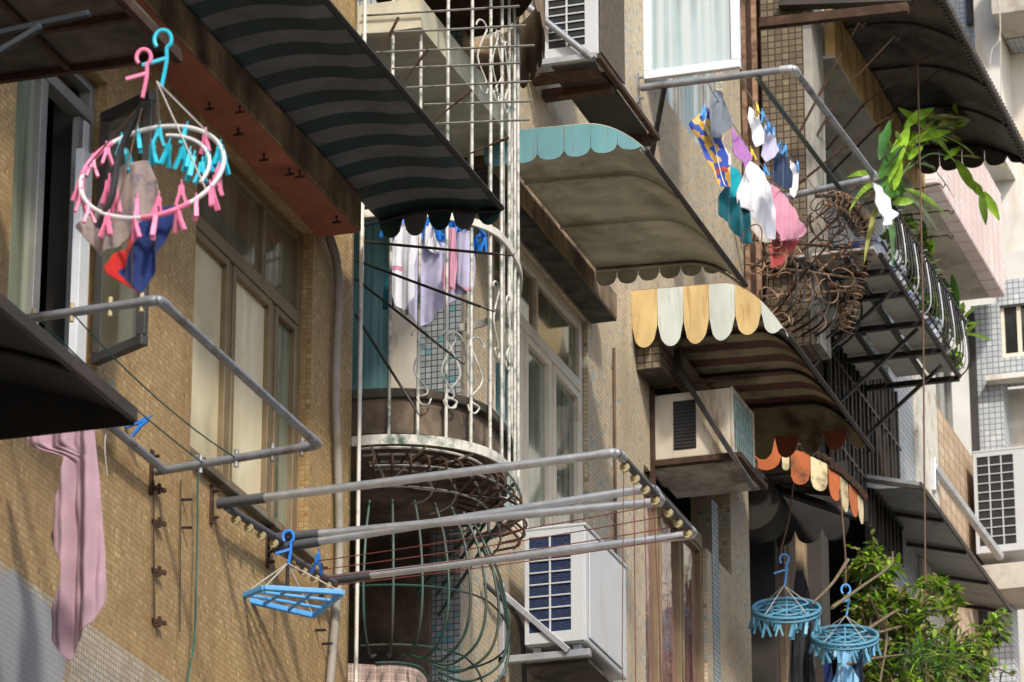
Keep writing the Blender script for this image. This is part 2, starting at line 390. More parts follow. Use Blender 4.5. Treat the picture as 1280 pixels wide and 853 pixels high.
# plastics, cloth, plants
def pl(name, c, rough=.45): return mk(name, c, rough, var=.1, scale=12)
M['pink_plastic'] = pl('pink_plastic', (.72, .19, .33)); M['aqua_plastic'] = pl('aqua_plastic', (.02, .42, .55)); M['blue_plastic'] = pl('blue_plastic', (.025, .20, .66))
M['sky_plastic'] = pl('sky_blue_plastic', (.09, .33, .70)); M['dusty_blue'] = pl('dusty_blue_plastic', (.09, .26, .37)); M['white_plastic'] = pl('white_plastic_tube', (.62, .62, .62))
M['yellow_plastic'] = pl('yellowed_plastic', (.40, .33, .17)); M['peg_yellow'] = pl('yellow_plastic', (.75, .50, .04)); M['peg_white'] = pl('white_peg_plastic', (.7, .7, .7))
M['conduit'] = mk('grey_corrugated_conduit', (.30, .27, .22), .7, var=.25, scale=6, dirt=(.12, .09, .06), dirt_amt=.4)
M['cord_green'] = mk('green_nylon_cord', (.01, .10, .085), .7); M['cord_red'] = mk('dull_red_nylon_cord', (.14, .035, .028), .7); M['cord_white'] = mk('grey_white_cord', (.42, .40, .36), .7)
M['cord_brown'] = mk('brown_cord', (.13, .075, .045), .8); M['cord_black'] = mk('black_cord', (.02, .02, .022), .8)
def cl(name, c, **k):
    k.setdefault('var', .12); k.setdefault('scale', 9); return mk(name, c, .9, bump=.4, bump_scale=160, spec=.15, sheen=.3, trans=k.pop('trans', .15), **k)
M['c_pink_towel'] = cl('dusty_pink_terry', (.46, .30, .35)); M['c_navy'] = cl('navy_cotton', (.014, .032, .14)); M['c_red'] = cl('red_cotton', (.55, .025, .02))
M['c_taupe'] = cl('taupe_cotton', (.33, .26, .24), dirt=(.06, .07, .15), dirt_amt=.35, dirt_scale=22); M['c_black'] = cl('black_cotton', (.016, .016, .022)); M['c_white'] = cl('white_cotton', (.84, .83, .85)); M['c_lilac'] = cl('pale_lilac_cotton', (.56, .53, .70))
M['c_teal'] = cl('teal_cotton', (.012, .40, .47)); M['c_deep_teal'] = cl('deep_teal_cotton', (.01, .12, .15)); M['c_pink'] = cl('rose_pink_cotton', (.66, .30, .39)); M['c_crimson'] = cl('faded_red_cotton', (.56, .10, .09))
M['c_purple'] = cl('mauve_cotton', (.46, .20, .50)); M['c_grey'] = cl('blue_grey_cotton', (.20, .23, .27)); M['cream_plaster'] = mk('cream_plaster', (.74, .68, .56), .8, var=.1, dirt=(.45, .38, .28), dirt_amt=.3, world=True)
M['umber'] = mk('umber_stained_concrete', (.15, .11, .075), .95, var=.4, scale=9, dirt=(.05, .04, .03), dirt_amt=.5, bump=.6, bump_scale=40, world=True)
M['c_sky'] = cl('pale_blue_cloth', (.27, .55, .80)); M['c_ivory'] = cl('ivory_cotton', (.66, .60, .53)); M['c_denim'] = cl('dark_blue_cotton', (.03, .05, .10))
M['leaf'] = mk('bush_leaf', (.24, .41, .025), .45, var=.5, scale=5, trans=.35); M['leaf_deep'] = mk('dark_glossy_leaf', (.05, .14, .025), .35, var=.4, scale=5, trans=.2)
M['leaf_pale'] = mk('yellow_green_leaf', (.36, .36, .10), .5, var=.3, scale=5, trans=.4); M['stem'] = mk('brown_green_stem', (.15, .11, .06), .8, var=.3, scale=9)
M['stem_green'] = mk('green_stem', (.07, .14, .03), .6, var=.3, scale=9)
M['porcelain'] = mk('blue_and_white_porcelain', (.62, .64, .66), .25, var=.05, dirt=(.04, .09, .34), dirt_amt=.5, dirt_scale=11)
M['terracotta'] = mk('terracotta', (.30, .12, .06), .85, var=.2, scale=8); M['board_white'] = mk('white_board', (.52, .49, .44), .8, var=.12, dirt=(.22, .17, .12), dirt_amt=.3)
M['tan_render'] = mk('tan_street_front', (.45, .35, .22), .9, var=.3, scale=.35, dirt=(.06, .05, .045), dirt_amt=.5, dirt_scale=.5, world=True)
M['bounce_ground'] = mk('pale_bounce_street', (.30, .28, .25), .9, var=.25, scale=1.5, world=True)  # unseen ground coloured pale to bounce light up under the awnings

def patterned():
    t = NT('blue_ochre_floral_cloth'); v = t.obj()
    vo = t.n('ShaderNodeTexVoronoi'); t.l(v, vo.inputs['Vector']); vo.inputs['Scale'].default_value = 24
    wn = t.n('ShaderNodeSeparateColor'); t.l(vo.outputs['Color'], wn.inputs[0])
    c = t.ramp(wn.outputs[0], [(0, (.03, .07, .36, 1)), (.30, (.60, .36, .06, 1)), (.62, (.70, .48, .16, 1)), (.74, (.42, .06, .04, 1)), (.84, (.05, .10, .45, 1))], 'CONSTANT')
    t.l(c, t.b.inputs['Base Color']); t.b.inputs['Roughness'].default_value = .9
    return t.mat
M['c_pattern'] = patterned()
# ------------------------------------------------------------------ shared makers
def wall_boxes(mb, x0, x1, y0, y1, z0, z1, holes, m=0):
    ys = sorted({y0, y1} | {h[0] for h in holes} | {h[1] for h in holes}); zs = sorted({z0, z1} | {h[2] for h in holes} | {h[3] for h in holes})
    ys = [y for y in ys if y0 <= y <= y1]; zs = [z for z in zs if z0 <= z <= z1]
    for j in range(len(ys) - 1):
        run = None
        for k in range(len(zs) - 1):
            yc = (ys[j] + ys[j + 1]) / 2; zc = (zs[k] + zs[k + 1]) / 2
            hole = any(h[0] < yc < h[1] and h[2] < zc < h[3] for h in holes)
            if not hole: run = (run[0], zs[k + 1]) if run else (zs[k], zs[k + 1])
            if (hole or k == len(zs) - 2) and run:
                mb.box((x0, ys[j], run[0]), (x1, ys[j + 1], run[1]), m); run = None

def frame_x(mb, x0, x1, y0, y1, z0, z1, w, m=0):
    """a rectangular frame lying in a plane of constant X"""
    mb.box((x0, y0, z0), (x1, y0 + w, z1), m); mb.box((x0, y1 - w, z0), (x1, y1, z1), m)
    mb.box((x0 + .001, y0 + w, z0), (x1 - .001, y1 - w, z0 + w), m); mb.box((x0 + .001, y0 + w, z1 - w), (x1 - .001, y1 - w, z1), m)

def pane_x(name, x, y0, y1, z0, z1, mat, parent, d=.006):
    mb = MB(); mb.box((x - d, y0, z0), (x, y1, z1)); return mb.build(name, mat, parent)

def window_x(b, x, y0, y1, z0, z1, muls_low, muls_up, ztr, frame_mat, panes_low, panes_up, wf=.045, ws=.032, dep=.05):
    """a window in a wall of constant X: outer frame, transom, and sashes (each with a frame and its pane)"""
    f = MB(); frame_x(f, x - dep, x, y0, y1, z0, z1, wf)
    if ztr: f.box((x - dep, y0 + wf, ztr - .03), (x + .012, y1 - wf, ztr + .03))
    for lst, lo, hi in ((muls_low, z0 + wf, (ztr - .03) if ztr else z1 - wf), (muls_up, (ztr or 0) + .03, z1 - wf)):
        for y in lst: f.box((x - dep, y - .02, lo), (x - .002, y + .02, hi))
    fo = f.build('window', frame_mat, b, bevel=.003)
    def cells(lst): 
        e = [y0 + wf] + [v for y in lst for v in (y - .02, y + .02)] + [y1 - wf]
        return [(e[i], e[i + 1]) for i in range(0, len(e), 2)]
    for (ya, yb), mt in zip(cells(muls_low), panes_low):
        lo, hi = z0 + wf, (ztr - .03) if ztr else z1 - wf
        s = MB(); frame_x(s, x - dep + .012, x + .006, ya + .002, yb - .002, lo + .002, hi - .002, ws)
        s.build('sash', frame_mat, fo, bevel=.003)
        pane_x('pane', x - .02, ya + .002 + ws, yb - .002 - ws, lo + ws, hi - ws, mt, fo)
    if ztr:
        for (ya, yb), mt in zip(cells(muls_up), panes_up):
            pane_x('pane', x - .022, ya, yb, ztr + .03, z1 - wf, mt, fo)
    return fo

def awning(name, label, X0, X1, Y0, Y1, Zt, drop, roof_mats, stripe, rib_mat, near=None, far=None, knee=.55, rise=0., ribs=(0., .33, .66, 1.), corrugated=False, edge_mat=None, front=None, rn=.012):
    """sheet awning on a wall: flat by the wall, rolled down at its outer edge, with hanging scalloped end boards"""
    root = thing(name, label, 'awning', (X0, (Y0 + Y1) / 2, Zt - drop))
    dr_ = min(.03, drop * .3)
    def prof(t): return Zt + rise * math.sin(math.pi * min(1, t / .8)) - (drop - dr_) * max(0., (t - knee) / (1 - knee)) ** 2.0 - dr_ * t
    NP = 22; ny = max(2, int(round((Y1 - Y0) / stripe))) if stripe else 12
    rows = []; ym = []
    for i in range(ny + 1):
        if stripe: y = Y1 - (ny - i) * stripe if i else Y0
        else: y = Y0 + (Y1 - Y0) * i / ny
        y = max(Y0, y)
        rows.append([Vector((X0 + (X1 - X0) * j / NP, y, prof(j / NP) + (.0015 * math.sin(i * 2.1 + j * .35) if 0 < i < ny else 0))) for j in range(NP + 1)])
    s = MB(); s.sheet(rows, mf=(lambda i, j: i % len(roof_mats)))
    s.build('roof_sheet', roof_mats, root, solid=.004, offset=1., smooth=True)
    if corrugated:
        for nm_y in [Y0]:
            c = MB()
            n = int((Y1 - Y0) / .035)
            for k in range(n):
                y = Y0 + .0175 + k * .035
                c.tube([Vector((X0 + (X1 - X0) * t, y, prof(t) + .012)) for t in (0, .3, .55, .7, .8, .9, 1.)], .014, 6)
            c.build('tile_roofing', M['rust'], root, smooth=True)
    for q in ribs:
        r = MB(); y = Y0 + .012 + (Y1 - Y0 - .024) * q
        r.tube([Vector((X0 + .005 + (X1 - X0 - .012) * j / NP, y, prof(j / NP) - .016)) for j in range(NP + 1)], rn, 6)
        r.build('rib', rib_mat, root, smooth=True)
    e = MB(); e.tube([(X1, Y0, prof(1)), (X1, Y1, prof(1))], .014, 8); e.build('front_rail', edge_mat or rib_mat, root, smooth=True)
    for key, spec in (('near', near), ('far', far)):
        if not spec: continue
        y = Y0 - .004 if key == 'near' else Y1 - .004
        zb, n, mats, rb = spec['zb'], spec['n'], spec['mats'], spec['rb']
        band = spec.get('band')
        v = MB(); W = (X1 - X0) / n
        jr = random.Random(int(n * 7 + Y0 * 10))
        for k in range(n):
            a = X0 + k * W; bb = a + W; rk = rb * jr.uniform(.88, 1.08); sk = jr.uniform(-.12, .12)
            top = [Vector((a + (bb - a) * q / 5, y, prof(((a + (bb - a) * q / 5) - X0) / (X1 - X0)))) for q in range(6)]
            zlow = zb - spec.get('slope', 0) * (a - X0)
            if band is not None:
                zs = zlow + band
                low = [Vector((p.x, y, min(zs, p.z - .002))) for p in top]
                v.prism(top + low[::-1], (0, .003, 0), 0)
                top = [p + Vector((0, -.0005, .0)) for p in low]
            bot = []
            for q in range(9):
                u = -1 + 2 * q / 8
                zz = zlow - rk * math.sqrt(max(0, 1 - u * u)) * (1 + sk * u)
                zz = min(zz, top[min(5, int((u + 1) * 2.5))].z - .012)
                bot.append(Vector((a + .002 + (bb - a - .004) * (u + 1) / 2, y, zz)))
            poly = top + bot[::-1]
            v.prism(poly, (0, .003, 0), spec['idx'][k % len(spec['idx'])])
        v.build('scalloped_valance', mats, root)
    if front:
        v = MB(); n = front['n']; W = (Y1 - Y0) / n; z = prof(1)
        for k in range(n):
            a = Y0 + k * W
            bot = [Vector((X1 + .015, a + W * (q / 8), z - front['h'] - front['rb'] * math.sqrt(max(0, 1 - (q / 4 - 1) ** 2)))) for q in range(9)]
            v.prism([Vector((X1 + .015, a, z)), Vector((X1 + .015, a + W, z))] + bot[::-1], (.003, 0, 0), k % len(front['mats']))
        v.build('front_valance', front['mats'], root)
    return root

def pipe_run(pts, r, elbows=True):
    return pts

# ------------------------------------------------------------------ the street below and the first block
g = MB(); g.add([(-400, -400, 0), (400, -400, 0), (400, 400, 0), (-400, 400, 0)], [(0, 1, 2, 3)]); g.build('street', M['bounce_ground'], kind='structure')

g = MB(); g.box((15.0, -40, 0), (24, 36, 12.5)); g.box((15.0, 36.1, 0), (24, 120, 30)); g.build('opposite_houses', M['tan_render'], kind='structure')
B1 = thing('apartment_block', 'weathered ochre mosaic block with bronze windows under a red soffit', 'building', (0, 13.5, 0))
yc1 = 16.74
W1 = (at(15, 250, X=0).y, at(124, 400, X=0).y, at(104, 470, X=0).z, at(70, 40, X=0).z)
W2 = (at(242, 400, X=0).y, at(390, 400, X=0).y, 7.215, 8.675)
mb = MB(); wall_boxes(mb, -.22, 0, -12, yc1, 0, 13.0, [W1, W2])
mb.build('wall', M['ochre_tile'], B1)
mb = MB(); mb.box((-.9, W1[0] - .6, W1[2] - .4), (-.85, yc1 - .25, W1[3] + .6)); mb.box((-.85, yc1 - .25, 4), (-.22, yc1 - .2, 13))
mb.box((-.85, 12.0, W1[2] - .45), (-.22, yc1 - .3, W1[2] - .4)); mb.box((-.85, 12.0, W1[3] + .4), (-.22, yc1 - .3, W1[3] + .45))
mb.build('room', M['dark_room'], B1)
x = -.05
pxY = lambda px, py=420: at(px, py, X=x).y
window_x(B1, x, W2[0] + .002, W2[1] - .002, W2[2] + .002, W2[3] - .002, [pxY(289, 330), pxY(341.5, 400)], [pxY(332, 280)], 8.262, M['frame_bronze'],
         [M['glass_beige'], M['glass_beige'], M['glass_teal']], [M['glass_olive'], M['glass_olive']])  # bright lower and dim upper panes hold sun and awning shade in colour
mb = MB(); mb.box((-.04, W2[0], W2[2] - .03), (.035, W2[1] + .04, W2[2] - .001)); mb.build('window_sill', M['concrete'], B1, bevel=.006)
# the left window: fixed pane, dark gap and an outward-opened sash
zt1 = at(60, 96, X=x).z
f = MB(); frame_x(f, x - .05, x, W1[0] + .002, W1[1] - .002, W1[2] + .002, W1[3] - .002, .04)
f.box((x - .05, W1[0] + .042, zt1 - .025), (x + .01, W1[1] - .042, zt1 + .025))
ym = pxY(49, 250)
f.box((x - .05, ym - .03, W1[2] + .042), (x + .006, ym + .03, zt1 - .025))
ym2 = pxY(104, 300)
fo = f.build('window', M['frame_grey'], B1, bevel=.003)
pane_x('pane', x - .02, W1[0] + .042, ym - .03, W1[2] + .042, zt1 - .025, M['glass_teal'], fo)
pane_x('pane', x - .022, W1[0] + .042, ym - .03, zt1 + .025, W1[3] - .042, M['glass_dark'], fo)
mb = MB(); mb.box((x - .03, ym2 - .07, W1[2] + .05), (x - .004, ym2 - .03, zt1 - .03), 0); mb.box((x - .03, ym2 - .028, W1[2] + .05), (x + .0, W1[1] - .045, zt1 - .03), 1)
mb.build('inner_sash', [M['frame_grey'], M['frame_white']], fo)
hp = Vector((.0, W1[1] - .03, 0))
sd = Vector((.27, -.15, 0)).normalized(); nn = Vector((sd.y, -sd.x, 0))
zb = at(110, 458, Y=hp.y).z; zt_ = at(120, 150, Y=hp.y).z; sw = .30
s = MB(); pz = lambda u, z: hp + sd * u + Vector((0, 0, z))
s.bar(pz(0, zb + .02), pz(sw, zb + .02), .035, .04); s.bar(pz(0, zt_), pz(sw, zt_), .035, .04)
s.bar(pz(.018, zb + .04), pz(.018, zt_ - .02), .036, .035); s.bar(pz(sw - .018, zb + .04), pz(sw - .018, zt_ - .02), .036, .035)
cs = s.build('casement_sash', M['frame_dark'], B1, bevel=.003)
s = MB(); s.bar(pz(.036, (zb + zt_) / 2), pz(sw - .036, (zb + zt_) / 2), .006, zt_ - zb - .06); s.build('pane', M['glass_olive'], cs)
mb = MB(); mb.box((-.22, W1[1] - .004, W1[2]), (x - .051, W1[1] - .0005, W1[3])); mb.build('reveal', M['dark_room'], B1)  # dark liner hiding the tiled jamb, the opening's shade painted as its colour
mb = MB(); p_ = at(104, 360, X=.0); mb.box((-.03, p_.y - .05, W1[2] + .05), (.004, p_.y + .04, p_.z + .55)); mb.build('bright_gap_strip', M['frame_white'], B1, bevel=.003)  # white strip stands in for the bright light in the jamb gap
# concrete hood over the bronze window, red underneath
e1 = at(452, 272, X=.19)
mb = MB(); mb.box((0, 11.5, 8.69), (.19, e1.y, 8.69 + .165)); mb.build('window_hood', M['concrete_brown'], B1, bevel=.008)
mb = MB(); mb.box((0.0, 11.5, 8.684), (.185, e1.y - .01, 8.688)); mb.build('hood_soffit', M['soffit_red'], B1)
mb = MB()
for px, py in ((262, 128), (298, 160), (330, 192), (362, 210), (375, 213), (300, 132), (421, 270)):
    mb = MB(); p = at(px, py, Z=8.684); mb.tube([p, p - Vector((0, 0, .035))], .005, 5); mb.bar(p - Vector((.02, 0, .03)), p - Vector((-.02, 0, .03)), .008, .008); mb.build('hook', M['rust'], B1)

# green and grey striped awning on the hood
X0 = .19; Y1 = at(482, 256, X=X0).y; z1 = 8.865; X1 = at(627, 240, Y=Y1).x
aw1 = awning('striped_awning', 'dark green and grey striped awning above the bronze window', X0 - .03, X1, 11.6, Y1, z1, .012, [M['green_stripe'], M['grey_stripe']], .122,
       M['black_steel'], far=dict(zb=z1 - .005, n=5, mats=[M['green_stripe'], M['grey_stripe'], M['green_stripe']], idx=[0, 1, 0, 1, 0], rb=.082), ribs=(0, .5, 1.), knee=.5, rise=.03, edge_mat=M['gutter_black'], rn=.008)

# rusty small canopy over the left window
yA = at(200, 45, X=.9).y
cn = thing('sheet_canopy', 'rusty flat sheet canopy over the open dark window', 'canopy', (.0, yA - .6, 9.2))
zc = at(226, 72, X=.82).z; yc = at(226, 72, X=.82).y
mb = MB(); mb.box((0.0, yc - 1.05, zc + .015), (.82, yc, zc + .03)); mb.build('sheet', M['brown_sheet'], cn)
mb = MB()
for y in (yc - .02, yc - .36, yc - .70, yc - 1.03): mb.box((0.0, y - .012, zc - .012), (.80, y + .012, zc + .013))
mb.box((.795, yc - 1.05, zc - .02), (.825, yc + .002, zc + .014)); mb.box((.4, yc - 1.04, zc - .008), (.42, yc - .03, zc + .0135))
mb.build('angle_frame', M['rust'], cn)
mb = MB(); mb.box((.10, yc - 1.068, zc - .03), (.823, yc - 1.052, zc + .055)); mb.build('fascia', M['rust'], cn)

# black awning of the flat below, seen from underneath
bw = thing('black_awning', 'plain black sheet awning jutting in below the dark window', 'awning', (0, 12, 7.2))
pe = at(168, 521, X=.75); zb_ = pe.z; yb_ = pe.y
rows = []
for y in (yb_ - 3.2, yb_ - 1.6, yb_):
    rows.append([Vector((.75 * j / 10, y, zb_ + .20 - .20 * (j / 10) ** 1.6)) for j in range(11)])
mb = MB(); mb.sheet(rows); mb.build('roof_sheet', M['gutter_black'], bw, solid=.005, smooth=True)
mb = MB(); mb.bar((.75, yb_ - 3.2, zb_ + .005), (.75, yb_ + .005, zb_ + .005), .022, .05); mb.build('front_edge', M['gutter_edge'], bw, bevel=.004)
mb = MB(); mb.prism([Vector((.75 * j / 10, yb_ - .002, zb_ + .20 - .20 * (j / 10) ** 1.6)) for j in range(11)] + [Vector((.75, yb_ - .002, zb_ - .03)), Vector((0, yb_ - .002, zb_ - .03))], (0, .004, 0))
mb.build('end_board', M['gutter_black'], bw)
for y in (yb_ - .5, yb_ - 1.1): mb = MB(); mb.tube([Vector((.75 * j / 10, y, zb_ + .185 - .20 * (j / 10) ** 1.6)) for j in range(11)], .012, 6); mb.build('rib', M['black_steel'], bw, smooth=True)

# ------------------------------------------------------------------ recess with the round cage balcony, second block
B2 = thing('apartment_block', 'cream and teal mosaic block with cream window behind the air conditioner', 'building', (0, 21, 0))
yn2 = 18.25; yf2 = at(937, 700, X=0).y
W3 = (at(618, 400, X=0).y, at(735, 500, X=0).y, at(690, 650, X=0).z - .25, 9.77)
W4 = (at(806, 700, X=0).y, at(884, 760, X=0).y, at(884, 853, X=0).z - .9, at(858, 640, X=0).z)
ACH = (at(812, 520, X=0).y, at(940, 520, X=0).y - .55, at(815, 610, X=0).z, at(812, 486, X=0).z)
W5 = (at(806, 120, X=0).y, at(905, 150, X=0).y, at(850, 150, X=0).z, at(850, 150, X=0).z + 1.4)
mb = MB(); wall_boxes(mb, -.24, 0, yn2, yf2, 0, 16, [W3, W4, ACH, W5])
mb.build('wall', M['blue_tile'], B2)
mb = MB(); mb.box((-1.6, yn2 + .001, 0), (-.24, yn2 + .2, 16)); mb.build('side_wall', M['deep_tile'], B2)
mb = MB(); mb.box((-.239, yn2 - .004, 0), (-.001, yn2 - .0005, 16)); mb.build('end_cladding', M['deep_tile'], B2)
mb = MB(); xq = at(541, 740, Y=yn2).x; mb.box((-1.58, yn2 - .05, 0), (xq, yn2 - .005, at(500, 552, Y=yn2).z)); mb.build('dark_panel', M['umber'], B2)  # dark panel over the lower side wall
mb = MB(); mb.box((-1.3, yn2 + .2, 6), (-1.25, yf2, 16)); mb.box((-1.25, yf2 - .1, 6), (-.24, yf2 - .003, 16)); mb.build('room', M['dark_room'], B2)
window_x(B2, -.03, W3[0] + .002, W3[1] - .002, W3[2] + .002, W3[3] - .002, [at(655, 500, X=-.03).y, at(690, 520, X=-.03).y], [at(672, 400, X=-.03).y], at(690, 446, X=-.03).z,
         M['frame_cream'], [M['glass_green_edge'], M['glass_teal'], M['glass_teal']], [M['glass_olive'], M['glass_olive']], wf=.05, ws=.04)
window_x(B2, -.025, W4[0] + .002, W4[1] - .002, W4[2] + .002, W4[3] - .002, [at(824, 760, X=-.025).y, at(852, 760, X=-.025).y], [at(842, 690, X=-.025).y], at(868, 672, X=-.025).z,
         M['frame_bronze'], [M['glass_rose']] * 3, [M['glass_rose']] * 2, wf=.03, ws=.02)
window_x(B2, -.05, W5[0] + .002, W5[1] - .002, W5[2] + .002, W5[3] - .002, [at(848, 130, X=-.05).y, at(880, 160, X=-.05).y], [], None,
         M['frame_grey'], [M['glass_sky']] * 3, [], wf=.04, ws=.03)
# window hood over the cream window
e2 = at(772, 398, X=.14)
zB = at(700, 314, X=.14).z
mb = MB(); mb.box((0, W3[0] - .5, zB), (.14, e2.y, zB + .15)); mb.build('window_hood', M['concrete_brown'], B2, bevel=.01)
mb = MB(); mb.box((0.001, W3[0] - .5, zB - .006), (.136, e2.y - .006, zB - .002)); mb.build('hood_soffit', M['moss_black'], B2)
# short tiled beam end over the old window air conditioner
st = at(795, 432, X=.0)
zs0 = at(795, 462, Y=st.y).z; zs1 = at(795, 430, Y=st.y).z; xs = at(826, 445, Y=st.y).x
mb = MB(); mb.box((0, st.y, zs0), (xs, yf2 - .3, zs1)); mb.build('window_hood', M['brown_tile'], B2)
mb = MB(); mb.box((.002, st.y + .003, zs0 - .006), (xs - .003, yf2 - .3, zs0 - .001)); mb.build('hood_soffit', M['moss_black'], B2)
# thin downpipe between the two bays
mb = MB(); p = at(768, 470, X=.012); mb.tube([(.012, p.y, 5), (.012, p.y, zB - .01)], .008, 6)
mb.build('downpipe', M['cord_brown'], smooth=True, label='thin brown pipe on cream mosaic between window and yellow awning', cat='pipe')
# dark strip of tiles at the far reveal
mb = MB(); ys_ = at(890, 720, X=0).y; mb.box((.0, ys_, 6.0), (.004, ys_ + .14, W4[3] + .25)); mb.build('tile_strip', M['deep_tile'], B2)
# open white casement above
yo = W5[0] + .01; a = at(805, 101, Y=yo); b = at(926, 97, Y=yo)
sd = Vector((1, 0, 0)); s = MB(); z0 = a.z; xa, xb = a.x, b.x; z9 = z0 + 1.1
s.box((xa, yo - .02, z0), (xb, yo + .02, z0 + .05)); s.box((xa, yo - .02, z9 - .05), (xb, yo + .02, z9)); s.box((xa, yo - .019, z0 + .05), (xa + .045, yo + .019, z9 - .05)); s.box((xb - .05, yo - .019, z0 + .05), (xb, yo + .019, z9 - .05))
cs = s.build('casement_sash', M['frame_white'], B2, bevel=.004)
s = MB(); s.box((xa + .045, yo - .004, z0 + .05), (xb - .05, yo + .004, z9 - .05)); s.build('pane', M['glass_sky'], cs)

# cage plan curve
NA, YN = .45, 16.76
def plan(s_, k=1.0, b=.53, fa=1.0):
    """a point on the rounded balcony outline, s_ in 0..1 near quarter, 1..2 far quarter"""
    yc_ = YN + NA
    if s_ <= 1: th = s_ * math.pi / 2; return Vector((b * math.sin(th) * k, yc_ - NA * math.cos(th) * k, 0))
    th = (s_ - 1) * math.pi / 2; return Vector((b * math.cos(th) * k, yc_ + fa * math.sin(th) * k, 0))
zr = at(446, 556, X=0).z
zslab = at(446, 492, X=0).z
def ring_pts(k, z, n=40, b=.53, s0=0., s1=2.): return [plan(s0 + (s1 - s0) * i / n, k, b) + Vector((0, 0, z)) for i in range(n + 1)]
# balcony slab
SL = thing('round_balcony', 'mossy dark rounded balcony slab inside the white bar cage', 'balcony', (.2, 17.3, zslab - .2))
mb = MB(); pl_ = ring_pts(.95, zslab - .20, b=.50); mb.prism([Vector((-.9, YN + .03, zslab - .2))] + pl_ + [Vector((-.9, yn2 - .01, zslab - .2))], (0, 0, .16))
mb.build('slab', M['umber'], SL)
mb = MB(); pl_ = ring_pts(.99, zslab - .04, b=.515); mb.prism([Vector((-.9, YN + .015, zslab - .04))] + pl_ + [Vector((-.9, yn2 - .012, zslab - .04))], (0, 0, .045))
mb.build('lip', M['moss_black'], SL, bevel=.008)
# things on the recess side wall above the slab: greenish window, pale panel
mb = MB(); x0 = at(449, 400, Y=yn2).x; x1 = at(489, 400, Y=yn2).x; frm = MB()
zlo = zslab + .02; zhi = at(470, 275, Y=yn2).z
frm.box((x1, yn2 - .03, zlo), (x1 + .04, yn2 - .005, zhi)); frm.box((x0 - .5, yn2 - .03, zhi), (x1 + .04, yn2 - .005, zhi + .05))
wd = frm.build('window', M['frame_cream'], B2)
mb.box((x0 - .5, yn2 - .014, zlo), (x1, yn2 - .006, zhi)); mb.build('pane', M['glass_green_edge'], wd)
mb = MB(); x2 = at(523, 400, Y=yn2).x; mb.box((x1 + .042, yn2 - .022, zlo), (x2, yn2 - .005, zhi + .05)); mb.build('reveal', M['cream_plaster'], B2)
# back of the recess and upper slab
zup = at(470, 120, X=.2).z + .25
mb = MB(); mb.box((-1.0, YN - .3, 0), (-.95, yn2, 16)); mb.build('back_wall', M['grey_render'], B1)

# the cage itself
CG = thing('window_cage', 'tall white iron bar cage round the balcony between two blocks', 'cage', (.25, 17.3, zr))
ztop = at(446, -60, X=0).z
# arc length table
tab = [(i / 200) for i in range(401)]; acc = [0.]
for i in range(1, 401): acc.append(acc[-1] + (plan(tab[i]) - plan(tab[i - 1])).length)
def s_at(L):
    for i in range(401):
        if acc[i] >= L: return tab[i]
    return 2.
L = .03; barpos = []
while L < acc[-1]:
    p = plan(s_at(L)); barpos.append(p); L += .128
bar_objs = []
for i, p in enumerate(barpos):
    b_ = MB(); jx = random.uniform(-.004, .004)
    b_.tube([(p.x, p.y, zr), (p.x + jx, p.y, (zr + ztop) / 2), (p.x, p.y, ztop)], .0078, 6); b_.build('bar', M['white_iron'], CG, smooth=True)
def band(mb, k, z, h, t=.012, s0=0., s1=2., b=.53):
    P0 = ring_pts(k, z, b=b, s0=s0, s1=s1)
    for q in range(len(P0) - 1):
        a_, b__ = P0[q], P0[q + 1]; n_ = (b__ - a_).cross(Vector((0, 0, 1))).normalized() * t
        mb.hexa([a_, b__, b__ + n_, a_ + n_, a_ + Vector((0, 0, h)), b__ + Vector((0, 0, h)), b__ + n_ + Vector((0, 0, h)), a_ + n_ + Vector((0, 0, h))])
mb = MB(); band(mb, 1.012, zr - .03, .045); mb.build('base_ring', M['white_iron'], CG)
za = at(447, 274, X=0).z
mb = MB(); band(mb, 1.012, za - .012, .035); mb.build('hoop', M['white_plain'], CG)
mb = MB(); 
for k in (.86, .70, .52, .34): mb.tube(ring_pts(k, zr - .015 - .03 * (1 - k), n=30), .006, 5)
for s_ in (.1, .4, .7, 1.0, 1.3): mb.tube([plan(s_, 1.) + Vector((0, 0, zr - .03)), plan(s_, .2) + Vector((0, 0, zr - .05))], .006, 5)
mb.build('floor_grid', M['white_iron'], CG, smooth=True)
# hooked spikes under the base ring
mb = MB()
for i in range(16):
    s_ = .12 + i * .095
    a_ = plan(s_, .98) + Vector((0, 0, zr - .03)); b_ = plan(s_, 1.06) + Vector((0, 0, zr - .12)); c_ = plan(s_, .85) + Vector((0, 0, zr - .2))
    mb = MB(); mb.tube(spline([plan(s_, .55) + Vector((0, 0, zr - .05)), plan(s_, .9) + Vector((0, 0, zr - .055)), b_, c_]), .006, 5); mb.build('underslung_hook', M['rust'], CG, smooth=True)
for k_, dz in ((1.04, .13), (.86, .2)): mb = MB(); mb.tube(ring_pts(k_, zr - dz, n=30, s0=.1, s1=1.6), .005, 5); mb.build('under_ring', M['grey_wire'], CG, smooth=True)
